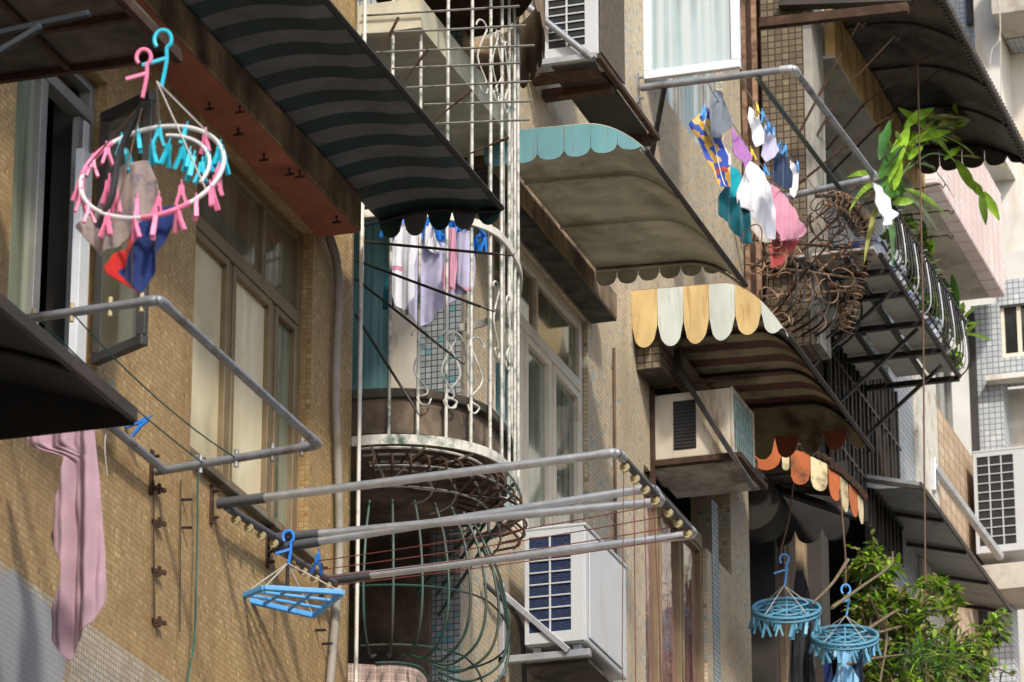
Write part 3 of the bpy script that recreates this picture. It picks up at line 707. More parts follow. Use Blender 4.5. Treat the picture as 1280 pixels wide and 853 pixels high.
# scroll work on the bars
def scroll(mb, s_, z0, h, r=.0045, mir=1):
    c = plan(s_, 1.005); t_ = (plan(s_ + .02) - plan(s_ - .02)).normalized() * mir
    pts = []
    for i in range(14):
        a_ = math.pi * 1.5 * i / 13; q = .045 * (1 - .35 * i / 13)
        pts.append(c + t_ * (.05 + q * math.cos(a_)) + Vector((0, 0, z0 + h - .045 + q * math.sin(a_))))
    pts = pts[::-1]
    tail = [c + t_ * .085 + Vector((0, 0, z0 + h - .2)), c + t_ * .02 + Vector((0, 0, z0 + .07))]
    cur = [c + t_ * (.035 + .03 * math.cos(a_)) + Vector((0, 0, z0 + .035 + .03 * math.sin(a_))) for a_ in [math.pi * .8 + i * .5 for i in range(9)]]
    mb.tube(spline([pts[-1]] + pts[-2:-14:-2] + tail + cur[::-1][:1] + cur[::-1][1::2], 4), r, 5)
mb = MB()
for s_, py in ((.46, 375), (.62, 375), (1.02, 400), (.86, 90), (1.0, 90)):
    z0 = at(530 if s_ < .8 else 628, py, X=.4).z - .38
    for mir in (1, -1): mb = MB(); scroll(mb, s_ + .03 * mir, z0, .37, mir=mir); mb.build('scroll', M['white_iron'], CG, smooth=True)
# rusty cross rods at the near face of the upper cage
mb = MB()
for (xa, ya), (xb, yb) in (((452, 20), (649, 8)), ((452, 43), (657, 32)), ((470, 66), (668, 57)), ((490, 86), (650, 79)), ((508, 110), (664, 102)), ((530, 131), (664, 127)), ((545, 155), (662, 150))):
    mb = MB(); mb.tube([at(xa, ya, Y=YN - .02), at(xb, yb, Y=YN - .02)], .0055, 5); mb.build('cross_rod', M['grey_wire'], CG, smooth=True)
pass
mb = MB()
for (xa, ya), (xb, yb) in (((474, 70), (498, 22)), ((503, 104), (535, 62)), ((544, 150), (590, 112)), ((588, 192), (636, 172))):
    a_ = at(xa, ya, Y=YN - .05); b_ = at(xb, yb, Y=YN - .05); m_ = a_.lerp(b_, .55)
    mb = MB(); mb.tube([a_, m_, m_.lerp(b_, .01), b_], [.004, .004, .007, .007], 6); mb.build('spike', M['rust'], CG, smooth=True)

# fan of dark drying rods fixed to the white pole side of the cage
fr = thing('drying_rods', 'fan of thin dark drying rods below the striped awning scallops', 'drying rack', at(450, 330, X=.03))
for (xa, ya), (xb, yb) in (((446, 283), (562, 261)), ((450, 302), (642, 320)), ((446, 326), (618, 390)), ((444, 348), (580, 456)), ((444, 393), (526, 522))):
    a_ = at(xa, ya, Y=YN - .06); b_ = at(xb, yb, Y=YN - .10); m_ = a_.lerp(b_, .9)
    r_ = MB(); r_.tube([a_, m_], .0065, 6); r_.tube([m_, b_, b_ + Vector((.004, 0, .012))], .0035, 5); r_.build('rod', M['black_steel'], fr, smooth=True)

# rounded rusty valance of the balcony above
UV = thing('round_canopy', 'peeling rounded canopy with rusty rim above the white cage', 'canopy', (.3, 17.3, at(660, 80, X=.5).z))
zv0 = at(446, -48, X=0).z; K = 1.24
def upts(z, k=K, s0=0., s1=2., n=40): return [Vector((p.x, p.y - .02, z)) for p in (plan(s0 + (s1 - s0) * i / n, k, .52) for i in range(n + 1))]
mb = MB(); n_ = 22
for i in range(n_):
    q = upts(0, n=8, s0=2. * i / n_, s1=2. * (i + 1) / n_)
    top = [p + Vector((0, 0, zv0 + .35)) for p in q]; bot = [p + Vector((0, 0, zv0 + .06 - .07 * math.sqrt(max(0, 1 - (j / 4 - 1) ** 2)))) for j, p in enumerate(q)]
    mb.sheet([top, bot], m=i % 3 if i < 12 else 2)
mb.build('scalloped_valance', [M['faded_teal'], M['cream_old'], M['concrete_brown']], UV, solid=.004)
mb = MB(); pts = upts(zv0 + .34, k=1.18); mb.prism([Vector((-.3, YN - .1, zv0 + .34))] + pts + [Vector((-.3, yn2, zv0 + .34))], (0, 0, .02)); mb.build('roof_sheet', M['rust'], UV)
mb = MB(); mb.box((-.95, YN + .0, at(520, 100, X=.2).z + .15), (.30, yn2 - .01, at(520, 100, X=.2).z + .3)); mb.build('ceiling_slab', M['olive'], B2)

# white plastic pole up the corner
mb = MB(); p = at(450.5, 420, X=.09); p0 = Vector((.09, p.y - .25, 0))
pp = at(450.5, 420, Y=YN - .12)
mb.tube([(pp.x, pp.y, 5.5), (pp.x, pp.y, 10.6)], .0095, 8); mb.build('downpipe', M['white_plain'], smooth=True, label='straight white pole in front of the caged balcony', cat='pipe')
# corrugated conduit
pts = [at(408, 285, X=.02), at(413, 300, X=.03), at(421, 330, X=.03), at(423, 380, X=.03), at(420, 450, X=.03), at(420, 520, X=.03), at(423, 600, X=.03), at(424, 700, X=.03), at(418, 790, X=.03), at(411, 870, X=.03)]
mb = MB(); pts = spline(pts, 40); mb.tube(pts, [.0185 + (.0025 if i % 2 else -.0015) for i in range(len(pts))], 8)
mb.build('conduit', M['conduit'], smooth='all', label='grey corrugated conduit running down the ochre mosaic corner', cat='conduit')

# cage of the floor below: bulging green bars, tiled drum
LC = thing('window_cage', 'bulging green wire cage below the white cage', 'cage', (.25, 17.3, 6.4))
ztp = zr - .24
for i in range(9):
    s_ = .06 + i * .17
    h_ = .62
    o_ = plan(s_, .72) + Vector((0, 0, ztp)); q = [o_, plan(s_, .86) + Vector((0, 0, ztp - .18)), plan(s_, .93) + Vector((0, 0, ztp - .42)), plan(s_, .86) + Vector((0, 0, ztp - .60)), plan(s_, .62) + Vector((0, 0, ztp - .69)), plan(s_, .4) + Vector((0, 0, ztp - .66))]
    r_ = MB(); r_.tube(spline(q, 8), .0065, 6); r_.build('bar', M['green_wire'], LC, smooth=True)
for k_, dz in ((.93, .42), (.72, .66)): mb = MB(); mb.tube(ring_pts(k_, ztp - dz, n=30), .005, 5); mb.build('ring', M['green_wire'], LC, smooth=True)
for (xa, ya), (xb, yb) in (((645, 602), (520, 742)), ((626, 650), (548, 770)), ((606, 655), (545, 745))): mb = MB(); mb.tube([at(xa, ya, Y=17.6), at(xb, yb, Y=17.9)], .008, 6); mb.build('tie_rod', M['green_wire'], LC, smooth=True)
DR = thing('round_balcony', 'pinkish tiled rounded balcony front at the foot of the green cage', 'balcony', (.1, 17.2, 4.6))
zd = at(446, 812, X=0).z
mb = MB(); pts = [Vector((p.x, p.y, zd)) for p in (plan(2. * i / 40, .30, .53) for i in range(41))]
pts = [p + Vector((0, .02, 0)) for p in pts]
mb.prism([Vector((-.5, YN + .05, zd))] + pts + [Vector((-.5, yn2 - .02, zd))], (0, 0, -1.5)); mb.build('parapet', M['pink_tile'], DR)
mb = MB(); mb.tube([p + Vector((0, 0, .006)) for p in pts], .008, 6); mb.build('rim', M['green_wire'], DR, smooth=True)
# ------------------------------------------------------------------ air conditioners
def ac_split(name, label, x0, x1, y0, y1, z0, z1, cols, rows, mats=('ac_white', 'ac_fin'), feet=True):
    """outdoor unit: case, coil behind a grille on the side that faces the street corner, lid and feet"""
    r = thing(name, label, 'air conditioner', ((x0 + x1) / 2, (y0 + y1) / 2, z0))
    c = MB(); c.box((x0, y0 + .012, z0), (x1, y1, z1 - .02)); c.build('case', M[mats[0]], r, bevel=.012)
    l = MB(); l.box((x0 - .006, y0 + .0, z1 - .019), (x1 + .006, y1 + .006, z1)); l.build('lid', M[mats[0]], r, bevel=.008)
    W = x1 - x0; gx0 = x0 + W * .07; gx1 = x0 + W * .77; gz0 = z0 + .06; gz1 = z1 - .055
    f = MB(); f.box((gx0, y0 + .004, gz0), (gx1, y0 + .0115, gz1)); f.build('coil', M[mats[1]], r)
    g = MB()
    g.box((x0, y0 - .004, z0 + .004), (gx0, y0 + .0105, z1 - .022)); g.box((gx1, y0 - .004, z0 + .004), (x1 - .004, y0 + .0105, z1 - .022))
    g.box((gx0, y0 - .0035, z0 + .004), (gx1, y0 + .010, gz0)); g.box((gx0, y0 - .0035, gz1), (gx1, y0 + .010, z1 - .022))
    for i in range(1, cols):
        x = gx0 + (gx1 - gx0) * i / cols; g.box((x - .005, y0 - .003, gz0), (x + .005, y0 + .0035, gz1))
    for i in range(1, rows):
        z = gz0 + (gz1 - gz0) * i / rows; g.box((gx0, y0 - .0045, z - .004), (gx1, y0 + .003, z + .004))
    g.build('grille', M[mats[0]], r, bevel=.002)
    p = MB(); p.box((x1 + .0005, y0 + .06, z0 + .03), (x1 + .008, y1 - .10, z1 - .05)); p.build('front_panel', M[mats[0]], r, bevel=.006)
    if feet:
        for x in (x0 + .03, x1 - .07):
            q = MB(); q.box((x, y0 + .03, z0 - .03), (x + .04, y0 + .09, z0 - .001)); q.build('foot', M['bracket'], r, bevel=.004)
    return r
ya = 18.82
xa = at(656, 740, Y=ya).x; xb = at(731, 740, Y=ya).x; za_ = at(656, 808, Y=ya).z; zb = at(656, 660, Y=ya).z
yb = at(783, 712, X=xb).y
ac_split('air_conditioner', 'white outdoor unit with blue grille on bracket by cream window', xa, xb, ya, yb, za_, zb, 2, 8)
br = thing('wall_bracket', 'galvanised angle bracket under the white outdoor unit', 'bracket', (.2, ya, za_ - .2))
zl = za_ - .035
for k, y in enumerate((ya + .02, yb - .12)):
    m = MB(); m.bar((.015, y, zl - .1), (.015, y, zl + .36), .03, .04); m.bar((.0, y, zl - .02), (xb + .02, y, zl - .02), .04, .035)
    m.bar((.03, y - .022, zl + .30), (xb - .08, y - .022, zl - .01), .03, .03); m.build('arm', M['bracket'], br, bevel=.003)
m = MB(); m.box((xa - .02, ya + .05, zl - .055), (xb, yb - .16, zl - .04)); m.build('tray', M['moss_black'], br)
m = MB(); m.tube(spline([Vector((xa + .02, yb - .1, zb - .25)), Vector((xa - .06, yb - .05, zb - .3)), Vector((.03, yb + .02, zb - .28)), Vector((.02, yb + .04, zb - .5)), Vector((.02, yb + .05, zb - 1.6))]), .016, 8)
m.build('refrigerant_hose', M['white_plain'], bpy.data.objects['air_conditioner'], smooth=True)
m = MB(); m.tube(spline([at(606, 730, X=.03), at(622, 745, X=.05), at(640, 762, X=.06), at(652, 790, X=.04), at(656, 860, X=.03)]), .012, 7)
m.build('drain_hose', M['rubber'], smooth=True, label='black drain hose looping down the mosaic left of the lower air conditioner', cat='hose')
# fitted wall air conditioner
yq = ACH[0] + .03
x0 = at(822, 530, Y=yq).x; x1 = at(916, 530, Y=yq).x; z0 = at(822, 576, Y=yq).z; z1 = at(822, 494, Y=yq).z
y1q = at(942, 524, X=x1).y
wa = thing('air_conditioner', 'old cream window unit with teal fins in a rusty frame under yellow awning', 'air conditioner', ((x0 + x1) / 2, yq + .3, z0))
m = MB(); m.box((x0 - .1, yq, z0), (x1 - .012, y1q, z1)); m.build('case', M['ac_cream'], wa, bevel=.008)
m = MB(); xg = at(842, 530, Y=yq).x; xh = at(870, 530, Y=yq).x
m.box((xg, yq - .004, z0 + .05), (xh, yq - .0005, z1 - .05)); m.build('vent', M['ac_black'], wa)
m = MB()
for i in range(14): z = z0 + .06 + (z1 - z0 - .12) * i / 13; m.box((xg, yq - .008, z - .003), (xh, yq - .0045, z + .003))
m.build('vent_slat', M['black_steel'], wa)
m = MB(); m.box((x1 - .0115, yq + .03, z0 + .03), (x1 - .004, y1q - .03, z1 - .03)); m.build('coil', M['teal_fin'], wa)
m = MB(); frame_x(m, x1 - .0114, x1 + .004, yq - .004, y1q + .002, z0 - .002, z1 + .002, .028); m.build('front_frame', M['ac_cream'], wa, bevel=.003)
m = MB()
for i in range(1, 6): z = z0 + (z1 - z0) * i / 6; m.box((x1 - .003, yq + .03, z - .002), (x1 + .001, y1q - .03, z + .002))
for i in range(1, 9): y = yq + .03 + (y1q - yq - .06) * i / 9; m.box((x1 - .0025, y - .003, z0 + .03), (x1 + .0015, y + .003, z1 - .03))
m.build('coil_guard', M['ac_cream'], wa)
wf = thing('wall_bracket', 'rusty angle frame and strut carrying the old window unit', 'bracket', (.2, yq, z0 - .1))
m = MB(); zf = z0 - .022
m.bar((.0, yq - .01, zf), (x1 + .05, yq - .01, zf), .03, .035); m.bar((x1 + .035, yq - .01, zf - .002), (x1 + .035, y1q + .1, zf - .002), .03, .035); m.bar((.0, y1q + .06, zf), (x1 + .03, y1q + .06, zf), .03, .035)
m.bar((.008, yq - .012, zf - .15), (.008, yq - .012, z1 + .1), .03, .03)
m.bar((at(812, 488, Y=yq - .01).x, yq - .01, z1 + .045), (x1 - .1, yq - .01, z1 + .045), .02, .02)
m.build('frame', M['rust'], wf, bevel=.003)
m = MB(); s0 = at(848, 462, Y=yq - .06); s1 = at(943, 612, Y=yq - .06)
m.bar(s0, s1, .03, .03); m.box((s0.x - .02, s0.y - .02, s0.z - .04), (s0.x + .02, s0.y + .02, s0.z + .12)); m.build('strut', M['black_steel'], wf, bevel=.003)
m = MB(); m.box((.0, yq + .01, zf - .03), (x1 + .02, y1q + .05, zf - .019)); m.build('tray', M['grey_render'], wf)
# upper outdoor unit on its rusty shelf
yu = at(660, 90, X=0.02).y
xa = at(681, 40, Y=yu).x; xb = at(746, 40, Y=yu).x; z0 = at(681, 76, Y=yu).z
yv = at(779, 102, X=xb).y
ac_split('air_conditioner', 'white outdoor unit on a rusty shelf near the picture top', xa, xb, yu, yv, z0, z0 + .62, 2, 11, mats=('ac_white', 'ac_black'), feet=False)
m = MB(); m.box((xb + .0085, yu + .03, z0 + .02), (xb + .016, yv - .02, z0 + .6)); m.build('mesh_guard', M['ac_mesh'], bpy.data.objects['air_conditioner.002'])
sh = thing('wall_bracket', 'rusty shelf of iron angles above the teal awning', 'bracket', (.2, yu, z0 - .1))
m = MB(); xo = at(748, 72, Y=yu).x; ye = at(822, 166, X=xo).y
m.bar((.0, yu - .02, z0 - .02), (xo, yu - .02, z0 - .02), .03, .03); m.build('front_angle', M['bracket'], sh)
m = MB()
m.bar((xo, yu - .02, z0 - .021), (xo, ye, z0 - .021), .03, .03)
for t in (.3, .95): y = yu + (ye - yu) * t; m.bar((.0, y, z0 - .045), (xo - .02, y, z0 - .045), .07, .05)
m.bar((.0, yu + .12, z0 - .046), (xo - .03, yu + .12, z0 - .046), .12, .02)
m.build('frame', M['rust'], sh, bevel=.003)
m = MB(); m.box((.12, yu + .22, z0 - .0355), (xo - .03, ye - .1, z0 - .015)); m.build('tray', M['gutter_black'], sh)
m = MB(); m.tube([at(632, -14, Y=yu - .04), at(741, 74, Y=yu - .04)], .018, 8); m.build('strut', M['steel_dull'], sh, smooth=True)

# ------------------------------------------------------------------ awnings of the second block
Yn = at(700, 150, X=.45).y
XA = .15
pf = at(742, 340, X=XA); Yf = at(745, 346, X=XA).y; Xo = at(932, 340, Y=Yf).x
Yn = at(806, 180, X=Xo).y
zt = at(775, 150, Y=Yn).z; zbm = at(650, 205, Y=Yn).z
awning('awning', 'chalky teal awning with rust streaks and scalloped end board', XA, Xo, Yn, Yf, zt + .02, zt + .02 - at(808, 186, Y=Yn).z + .0, [M['olive']], None, M['olive'],
       near=dict(zb=zbm + .035, n=6, mats=[M['teal_paint']], idx=[0], rb=.035, cut=False), far=dict(zb=at(745, 350, X=XA).z, n=7, mats=[M['olive']], idx=[0], rb=.04),
       ribs=(0, .33, .66, 1.), knee=.62, edge_mat=M['gutter_edge'], rn=.008)
# yellow and white
XA = .0
Yn = at(790, 400, X=.0).y
X1y = at(985, 419, Y=Yn).x; Yf = at(1091, 562, X=X1y).y
zt = at(790, 364, Y=Yn).z; zb_ = at(790, 434, Y=Yn).z
awning('awning', 'sun faded yellow and white striped awning over the old window unit', XA, X1y, Yn, Yf, zt, zt - at(985, 419, Y=Yn).z, [M['oxblood'], M['khaki']], .118, M['black_steel'],
       near=dict(zb=zb_ + .11, n=6, mats=[M['yellow_paint'], M['cream_paint']], idx=[0, 1], rb=.125, slope=-.0), far=dict(zb=at(950, 552, Y=Yf).z, n=6, mats=[M['khaki'], M['khaki'], M['shaded_orange']], idx=[2, 1], rb=.11, band=.02),
       ribs=(0, .36, .7, 1.), knee=.58, edge_mat=M['gutter_edge'], rn=.009, corrugated=False)

# ------------------------------------------------------------------ clothes drying racks of pipes
def rack(name, label, near, far, inner_in=.03, r=.0165, mat='steel', rails=True):
    """rectangular pipe frame: two arms out of the wall joined by an outer rail; near/far = (pixel at the wall, pixel at the outer end)"""
    n0 = at(*near[0], X=inner_in); n1 = at(*near[1], Y=n0.y); f0 = at(*far[0], X=inner_in); f1 = at(*far[1], Y=f0.y)
    root = thing(name, label, 'drying rack', (n0 + f0) / 2)
    return root, n0, n1, f0, f1
def arm(root, a, b, r=.0165, mat='steel', sleeve=.2):
    m = MB(); d = (b - a).normalized(); m.tube([a, b], r, 10); o = m.build('arm', M[mat], root, smooth=True)
    if sleeve:
        m = MB(); m.tube([a, a + d * sleeve], r + .004, 10); m.build('sleeve', M['rubber'], o, smooth=True)
def rail(root, a, b, r=.0165, mat='steel_dull', n=8, roller=None):
    m = MB(); m.tube([a, b], r, 10); o = m.build('rail', M[mat], root, smooth=True)
    if roller:
        d = (b - a).normalized()
        for i in range(roller):
            c = a.lerp(b, (i + .7) / (roller + .4)) - Vector((0, 0, r + .012))
            q = MB(); q.tube([c - d * .007, c + d * .007], .019, 12); q.tube([c - d * .012, c + d * .012], .006, 8); q.build('pulley', M['yellow_plastic'], o, smooth=True)
    return o
def elbow(root, c, d1, d2, r=.019, mat='joint'):
    c = Vector(c); L_ = .075
    m = MB(); m.tube(spline([c + d1.normalized() * L_, c + d1.normalized() * .02, c + d2.normalized() * .02, c + d2.normalized() * L_], 4), r, 10); m.build('elbow', M[mat], root, smooth=True)
def plate(root, p, h=.07, mat='rust'):
    m = MB(); m.box((.0, p.y - .012, p.z - h), (.01, p.y + .012, p.z + h)); m.tube([(.01, p.y, p.z - h * .7), (.035, p.y, p.z - h * .7)], .007, 6); m.tube([(.01, p.y, p.z + h * .7), (.035, p.y, p.z + h * .7)], .007, 6)
    m.build('wall_plate', M[mat], root, smooth=True)
# left rack
f0 = at(194, 590, X=.02); f1 = at(398, 556, Y=f0.y)
n1 = at(199, 375, X=f1.x); n0 = at(45, 397, Y=n1.y); n0 = n1 + (n0 - n1) * ((n1.x - .03) / (n1.x - n0.x))
ra = thing('drying_rack', 'rectangular pipe drying rack beside the open dark window', 'drying rack', (n0 + f0) / 2)
arm(ra, n0, n1, mat='steel_dull', sleeve=0); arm(ra, f0, f1, mat='steel_dull', sleeve=0); rail(ra, n1, f1, mat='steel_dull')
elbow(ra, n1, n0 - n1, f1 - n1, mat='steel_dull', r=.0195); elbow(ra, f1, f0 - f1, n1 - f1, mat='steel_dull', r=.0195)
rail(ra, Vector((.06, f0.y - 1.2, f0.z - .0)), Vector((.06, f0.y, f0.z)), mat='steel_dull'); plate(ra, f0, .09)
for a_, b_ in ((n0, n1), (f0, f1)):
    for t in (.28, .5, .72, .9):
        c = a_.lerp(b_, t); m = MB(); m.tube([c + Vector((0, 0, -.035)), c + Vector((0, 0, .035))], .009, 6); m.build('eye_bolt', M['yellow_plastic'] if a_ is n0 else M['steel_dull'], ra, smooth=True)
for i, t in enumerate((.3, .5)):
    m = MB(); a_ = n0.lerp(n1, t); b_ = f0.lerp(f1, t); m.tube(sag(a_, b_, .02 + .02 * i), .003, 5)
    m.build('clothes_line', M['cord_green'], ra, smooth=True)
RACK1 = (n0, n1, f0, f1)
# two long racks end to end
A0 = at(272, 630, X=.03); A1 = at(772, 573, Y=A0.y)
A2 = at(342, 673, X=.03); A3 = at(812, 622, Y=A2.y); A3.x = A1.x; A1.z = A3.z = (A1.z + A3.z) / 2
la = thing('drying_rack', 'long upper pipe drying rack with yellow pulleys and hanging red cords', 'drying rack', (A0 + A2) / 2)
for a_, b_ in ((A0, A1), (A2, A3)): arm(la, a_, b_, r=.0175); plate(la, a_, .08)
rail(la, A1, A3, mat='rubber', roller=4); rail(la, Vector((.07, A0.y, A0.z - .02)), Vector((.07, A2.y, A2.z - .02)), mat='rubber', roller=4)
elbow(la, A1, A0 - A1, A3 - A1); elbow(la, A3, A2 - A3, A1 - A3)
for i in range(4):
    c = A1.lerp(A3, (i + .7) / 4.4); m = MB(); dx = .012 * (i - 1.5)
    m.tube([c - Vector((.005, 0, .03)), c + Vector((dx, 0, -.8)), c + Vector((-dx * .5, 0, -2.2))], .0021, 5); m.build('pull_cord', M['cord_red'], la, smooth=True)
B0 = at(342, 686, X=.03); B1_ = at(815, 619, Y=B0.y)
B2_ = at(408, 726, X=.03); B3_ = at(862, 660, Y=B2_.y); B3_.x = B1_.x; B1_.z = B3_.z = (B1_.z + B3_.z) / 2
lb = thing('drying_rack', 'long lower pipe drying rack strung with red cords, blue tray hung from it', 'drying rack', (B0 + B2_) / 2)
for a_, b_ in ((B0, B1_), (B2_, B3_)): arm(lb, a_, b_, r=.0175); plate(lb, a_, .08)
rail(lb, B1_, B3_, mat='rubber', roller=4); rail(lb, Vector((.07, B0.y, B0.z - .02)), Vector((.07, B2_.y, B2_.z - .02)), mat='rubber', roller=4)
elbow(lb, B1_, B0 - B1_, B3_ - B1_); elbow(lb, B3_, B2_ - B3_, B1_ - B3_)
for i in range(4):
    t = (i + .7) / 4.4; a_ = Vector((.07, B0.y, B0.z - .05)).lerp(Vector((.07, B2_.y, B2_.z - .05)), t); b_ = B1_.lerp(B3_, t) - Vector((0, 0, .04))
    m = MB(); m.tube(sag(a_, b_, .012), .0025, 5); m.build('clothes_line', M['cord_red'], lb, smooth=True)
# upper right rack with washing
C0 = at(801, 110, X=.02); C1 = at(992, 86, Y=C0.y)
C3 = at(1094, 222, X=C1.x); C2 = at(988, 245, Y=C3.y); C2 = C3 + (C2 - C3) * ((C3.x - .02) / (C3.x - C2.x))
rc = thing('drying_rack', 'grey pipe drying rack holding two lines of colourful washing', 'drying rack', (C0 + C2) / 2)
arm(rc, C0, C1, r=.021, mat='steel_dull', sleeve=0); arm(rc, C2, C3, r=.021, mat='steel_dull', sleeve=0); rail(rc, C1, C3, r=.02, mat='steel_dull')
elbow(rc, C1, C0 - C1, C3 - C1, r=.0245); elbow(rc, C3, C2 - C3, C1 - C3, r=.0245); plate(rc, C0, .09, 'steel_dull')
m = MB(); a_ = at(947, 94, Y=C0.y); b_ = at(1050, 236, Y=C2.y); m.bar(a_ - Vector((0, 0, .02)), b_, .03, .008); m.build('strap', M['green_wire'], rc)
m = MB(); m.bar(Vector((.16, C0.y, C0.z)), Vector((.0, C0.y + .25, C0.z - .35)), .025, .025); m.build('strut', M['black_steel'], rc)
XL1 = at(884, 100, Y=C0.y).x; XL2 = at(925, 96, Y=C0.y).x
L1a = Vector((XL1, C0.y, C0.z - .02)); L1b = Vector((XL1, C2.y, C2.z - .02)); L2a = Vector((XL2, C0.y, C0.z - .02)); L2b = Vector((XL2, C2.y, C2.z - .02))
for a_, b_ in ((L1a, L1b), (L2a, L2b)):
    m = MB(); m.tube(sag(a_, b_, .05), .003, 5); m.build('clothes_line', M['cord_white'], rc, smooth=True)

# ------------------------------------------------------------------ cloth
def cloth(name, label, cat, mats, outline, X=None, Y=None, plane=None, folds=4, amp=.012, nr=36, ncol=18, seed=0, mf=None, group=None, thick=.004, topflat=.25, skew=0., turn=None):
    """a piece of washing: its outline taken on the plane it hangs in, with folds, crinkles and thickness"""
    rnd = random.Random(seed); n = len(outline)
    xmin = min(p[0] for p in outline); xmax = max(p[0] for p in outline); ys = [p[1] for p in outline]; y0, y1 = min(ys), max(ys); rows = []
    if turn is not None:
        cx_ = sum(p[0] for p in outline) / n; cy_ = sum(p[1] for p in outline) / n; plane = (at(cx_, cy_, X=X), Vector((math.cos(turn), -math.sin(turn), 0))); X = None
    if X is not None: nv = Vector((1, 0, 0)); P = lambda u, v: at(u, v, X=X)
    elif Y is not None: nv = Vector((0, -1, 0)); P = lambda u, v: at(u, v, Y=Y)
    else: nv = plane[1]; P = lambda u, v: atp(u, v, plane[0], plane[1])
    ph = rnd.uniform(0, 6)
    for i in range(nr + 1):
        t = i / nr; y = y0 + (y1 - y0) * (.004 + .992 * t); xs = []
        for k in range(n):
            (xa, ya_), (xb, yb_) = outline[k], outline[(k + 1) % n]
            if (ya_ <= y < yb_) or (yb_ <= y < ya_): xs.append(xa + (xb - xa) * (y - ya_) / (yb_ - ya_))
        if len(xs) < 2: xs = xs + xs if xs else [outline[0][0]] * 2
        a, b = min(xs), max(xs); row = []
        for j in range(ncol + 1):
            p = P(a + (b - a) * j / ncol, y); u = (a + (b - a) * j / ncol - xmin) / (xmax - xmin)
            w = topflat + (1 - topflat) * min(1, t * 1.6)
            f = amp * w * (math.sin(2 * math.pi * folds * (u + skew * t) + ph) + .45 * math.sin(2 * math.pi * folds * 2.3 * u + ph * 2 + t * 2))
            f += amp * (.9 * noise.noise(Vector((p.x * 9 + seed, p.y * 9, p.z * 2.5))) + .5 * noise.noise(Vector((p.x * 26, p.y * 26 + seed, p.z * 9))))
            row.append(p + nv * f)
        rows.append(row)
    m = MB(); m.sheet(rows, mf=mf)
    return m.build(name, mats, smooth='all', solid=thick, sub=1, label=label, cat=cat, group=group)

# pegs
def peg_mesh():
    m = MB()
    for s in (-1, 1):
        m.bar((s * .004, 0, 0), (s * .006, 0, -.028), .009, .013); m.bar((s * .006, 0, -.028), (s * .019, 0, -.070), .009, .014)
    m.tube([(-.009, 0, -.03), (.009, 0, -.03)], .006, 8); m.tube([(0, 0, .022), (0, 0, -.004)], .003, 5); m.ball((0, 0, -.002), .006)
    return m
def peg_data(mat):
    o = peg_mesh().build('clothes_peg', mat, smooth=True); me = o.data; bpy.data.objects.remove(o); return me
PEG = {}
for k in ('pink_plastic', 'aqua_plastic', 'blue_plastic', 'sky_plastic', 'dusty_blue', 'peg_yellow', 'peg_white'): 
    PEG[k] = peg_mesh(); o = PEG[k].build('clothes_peg', M[k], smooth=True); PEG[k] = o.data
    # shift so the mesh keeps its pinch point at the origin
    off = o.location.copy(); PEG[k].transform(Matrix.Translation(off)); bpy.data.objects.remove(o)
def pegs_on(root, mesh, pts, name='clothes_peg', sc=1.0, rnd=random.Random(4)):
    for p in pts:
        mw = Matrix.Translation(Vector(p)) @ Matrix.Rotation(rnd.uniform(0, 3.1), 4, 'Z') @ Matrix.Rotation(rnd.uniform(-.25, .25), 4, 'X') @ Matrix.Scale(sc * rnd.uniform(.9, 1.1), 4)
        inst(mesh, name, root, mw)
def hook_part(root, top, h, mat, lean=.0):
    """plastic hanger hook: stem, open loop and thumb lever"""
    m = MB(); r = h * .17; u = RT
    c = Vector(top) - Vector((0, 0, r))
    pts = [c + u * (r * .8 * math.cos(a)) + Vector((0, 0, r * math.sin(a))) for a in [math.pi * 1.25 - i * .5 for i in range(11)]]
    stem = [Vector(top) - Vector((0, 0, h)) + u * .0, Vector(top) - Vector((0, 0, h * .55)) + u * (r * .4)]
    m.tube(spline(stem + pts[::-1], 4), .0065, 7); m.bar(Vector(top) - Vector((0, 0, h * .5)) + u * .01, Vector(top) - Vector((0, 0, h * .62)) - u * (h * .32), .012, .01)
    return m.build('hook', M[mat], root, smooth=True)

# pink and aqua ring hanger by the open window
Dh = 13.3
cr = at(190, 215, D=Dh); Rr = 92 / F_PX * Dh
e1_ = (RT * 181 + UP * 52).normalized(); view = ray(190, 215).normalized()
perp = (UP - e1_ * UP.dot(e1_)).normalized()
e2_ = (perp * .60 + view * .80).normalized()
rh = thing('ring_hanger', 'white ring hanger with pink and aqua pegs hung from the rusty canopy', 'clothes hanger', cr)
circ = lambda a, k=1.: cr + e1_ * (Rr * math.cos(a) * k) + e2_ * (Rr * math.sin(a) * k)
for a0, a1, mt, rr in ((.05, 2.0, 'white_plastic', .0075), (2.0, 2.75, 'pink_plastic', .0095), (2.75, 4.4, 'white_plastic', .0075), (4.4, 5.1, 'pink_plastic', .0095), (5.1, 6.34, 'white_plastic', .0075)):
    m = MB(); m.tube([circ(a0 + (a1 - a0) * i / 20) for i in range(21)], rr, 8); m.build('ring', M[mt], rh, smooth=True)
m = MB(); m.tube([circ(-.75 + 1.9 * i / 16, .8) for i in range(17)], .006, 7); m.build('inner_ring', M['white_plastic'], rh, smooth=True)
hk = at(180, 62, D=Dh); hk2 = at(204, 38, D=Dh + .1); j1 = at(179, 128, D=Dh); j2 = at(196, 102, D=Dh)
hook_part(rh, hk, (hk - j1).length, 'pink_plastic'); hook_part(rh, hk2, (hk2 - j2).length, 'aqua_plastic')
for a_, j_ in ((.2, j2), (1.3, j2), (2.6, j1), (4.0, j1), (5.4, j2)):
    m = MB(); m.tube([j_, circ(a_)], .0028, 5); m.build('cord', M['cord_white'] if j_ is j2 else M['cord_brown'], rh, smooth=True)
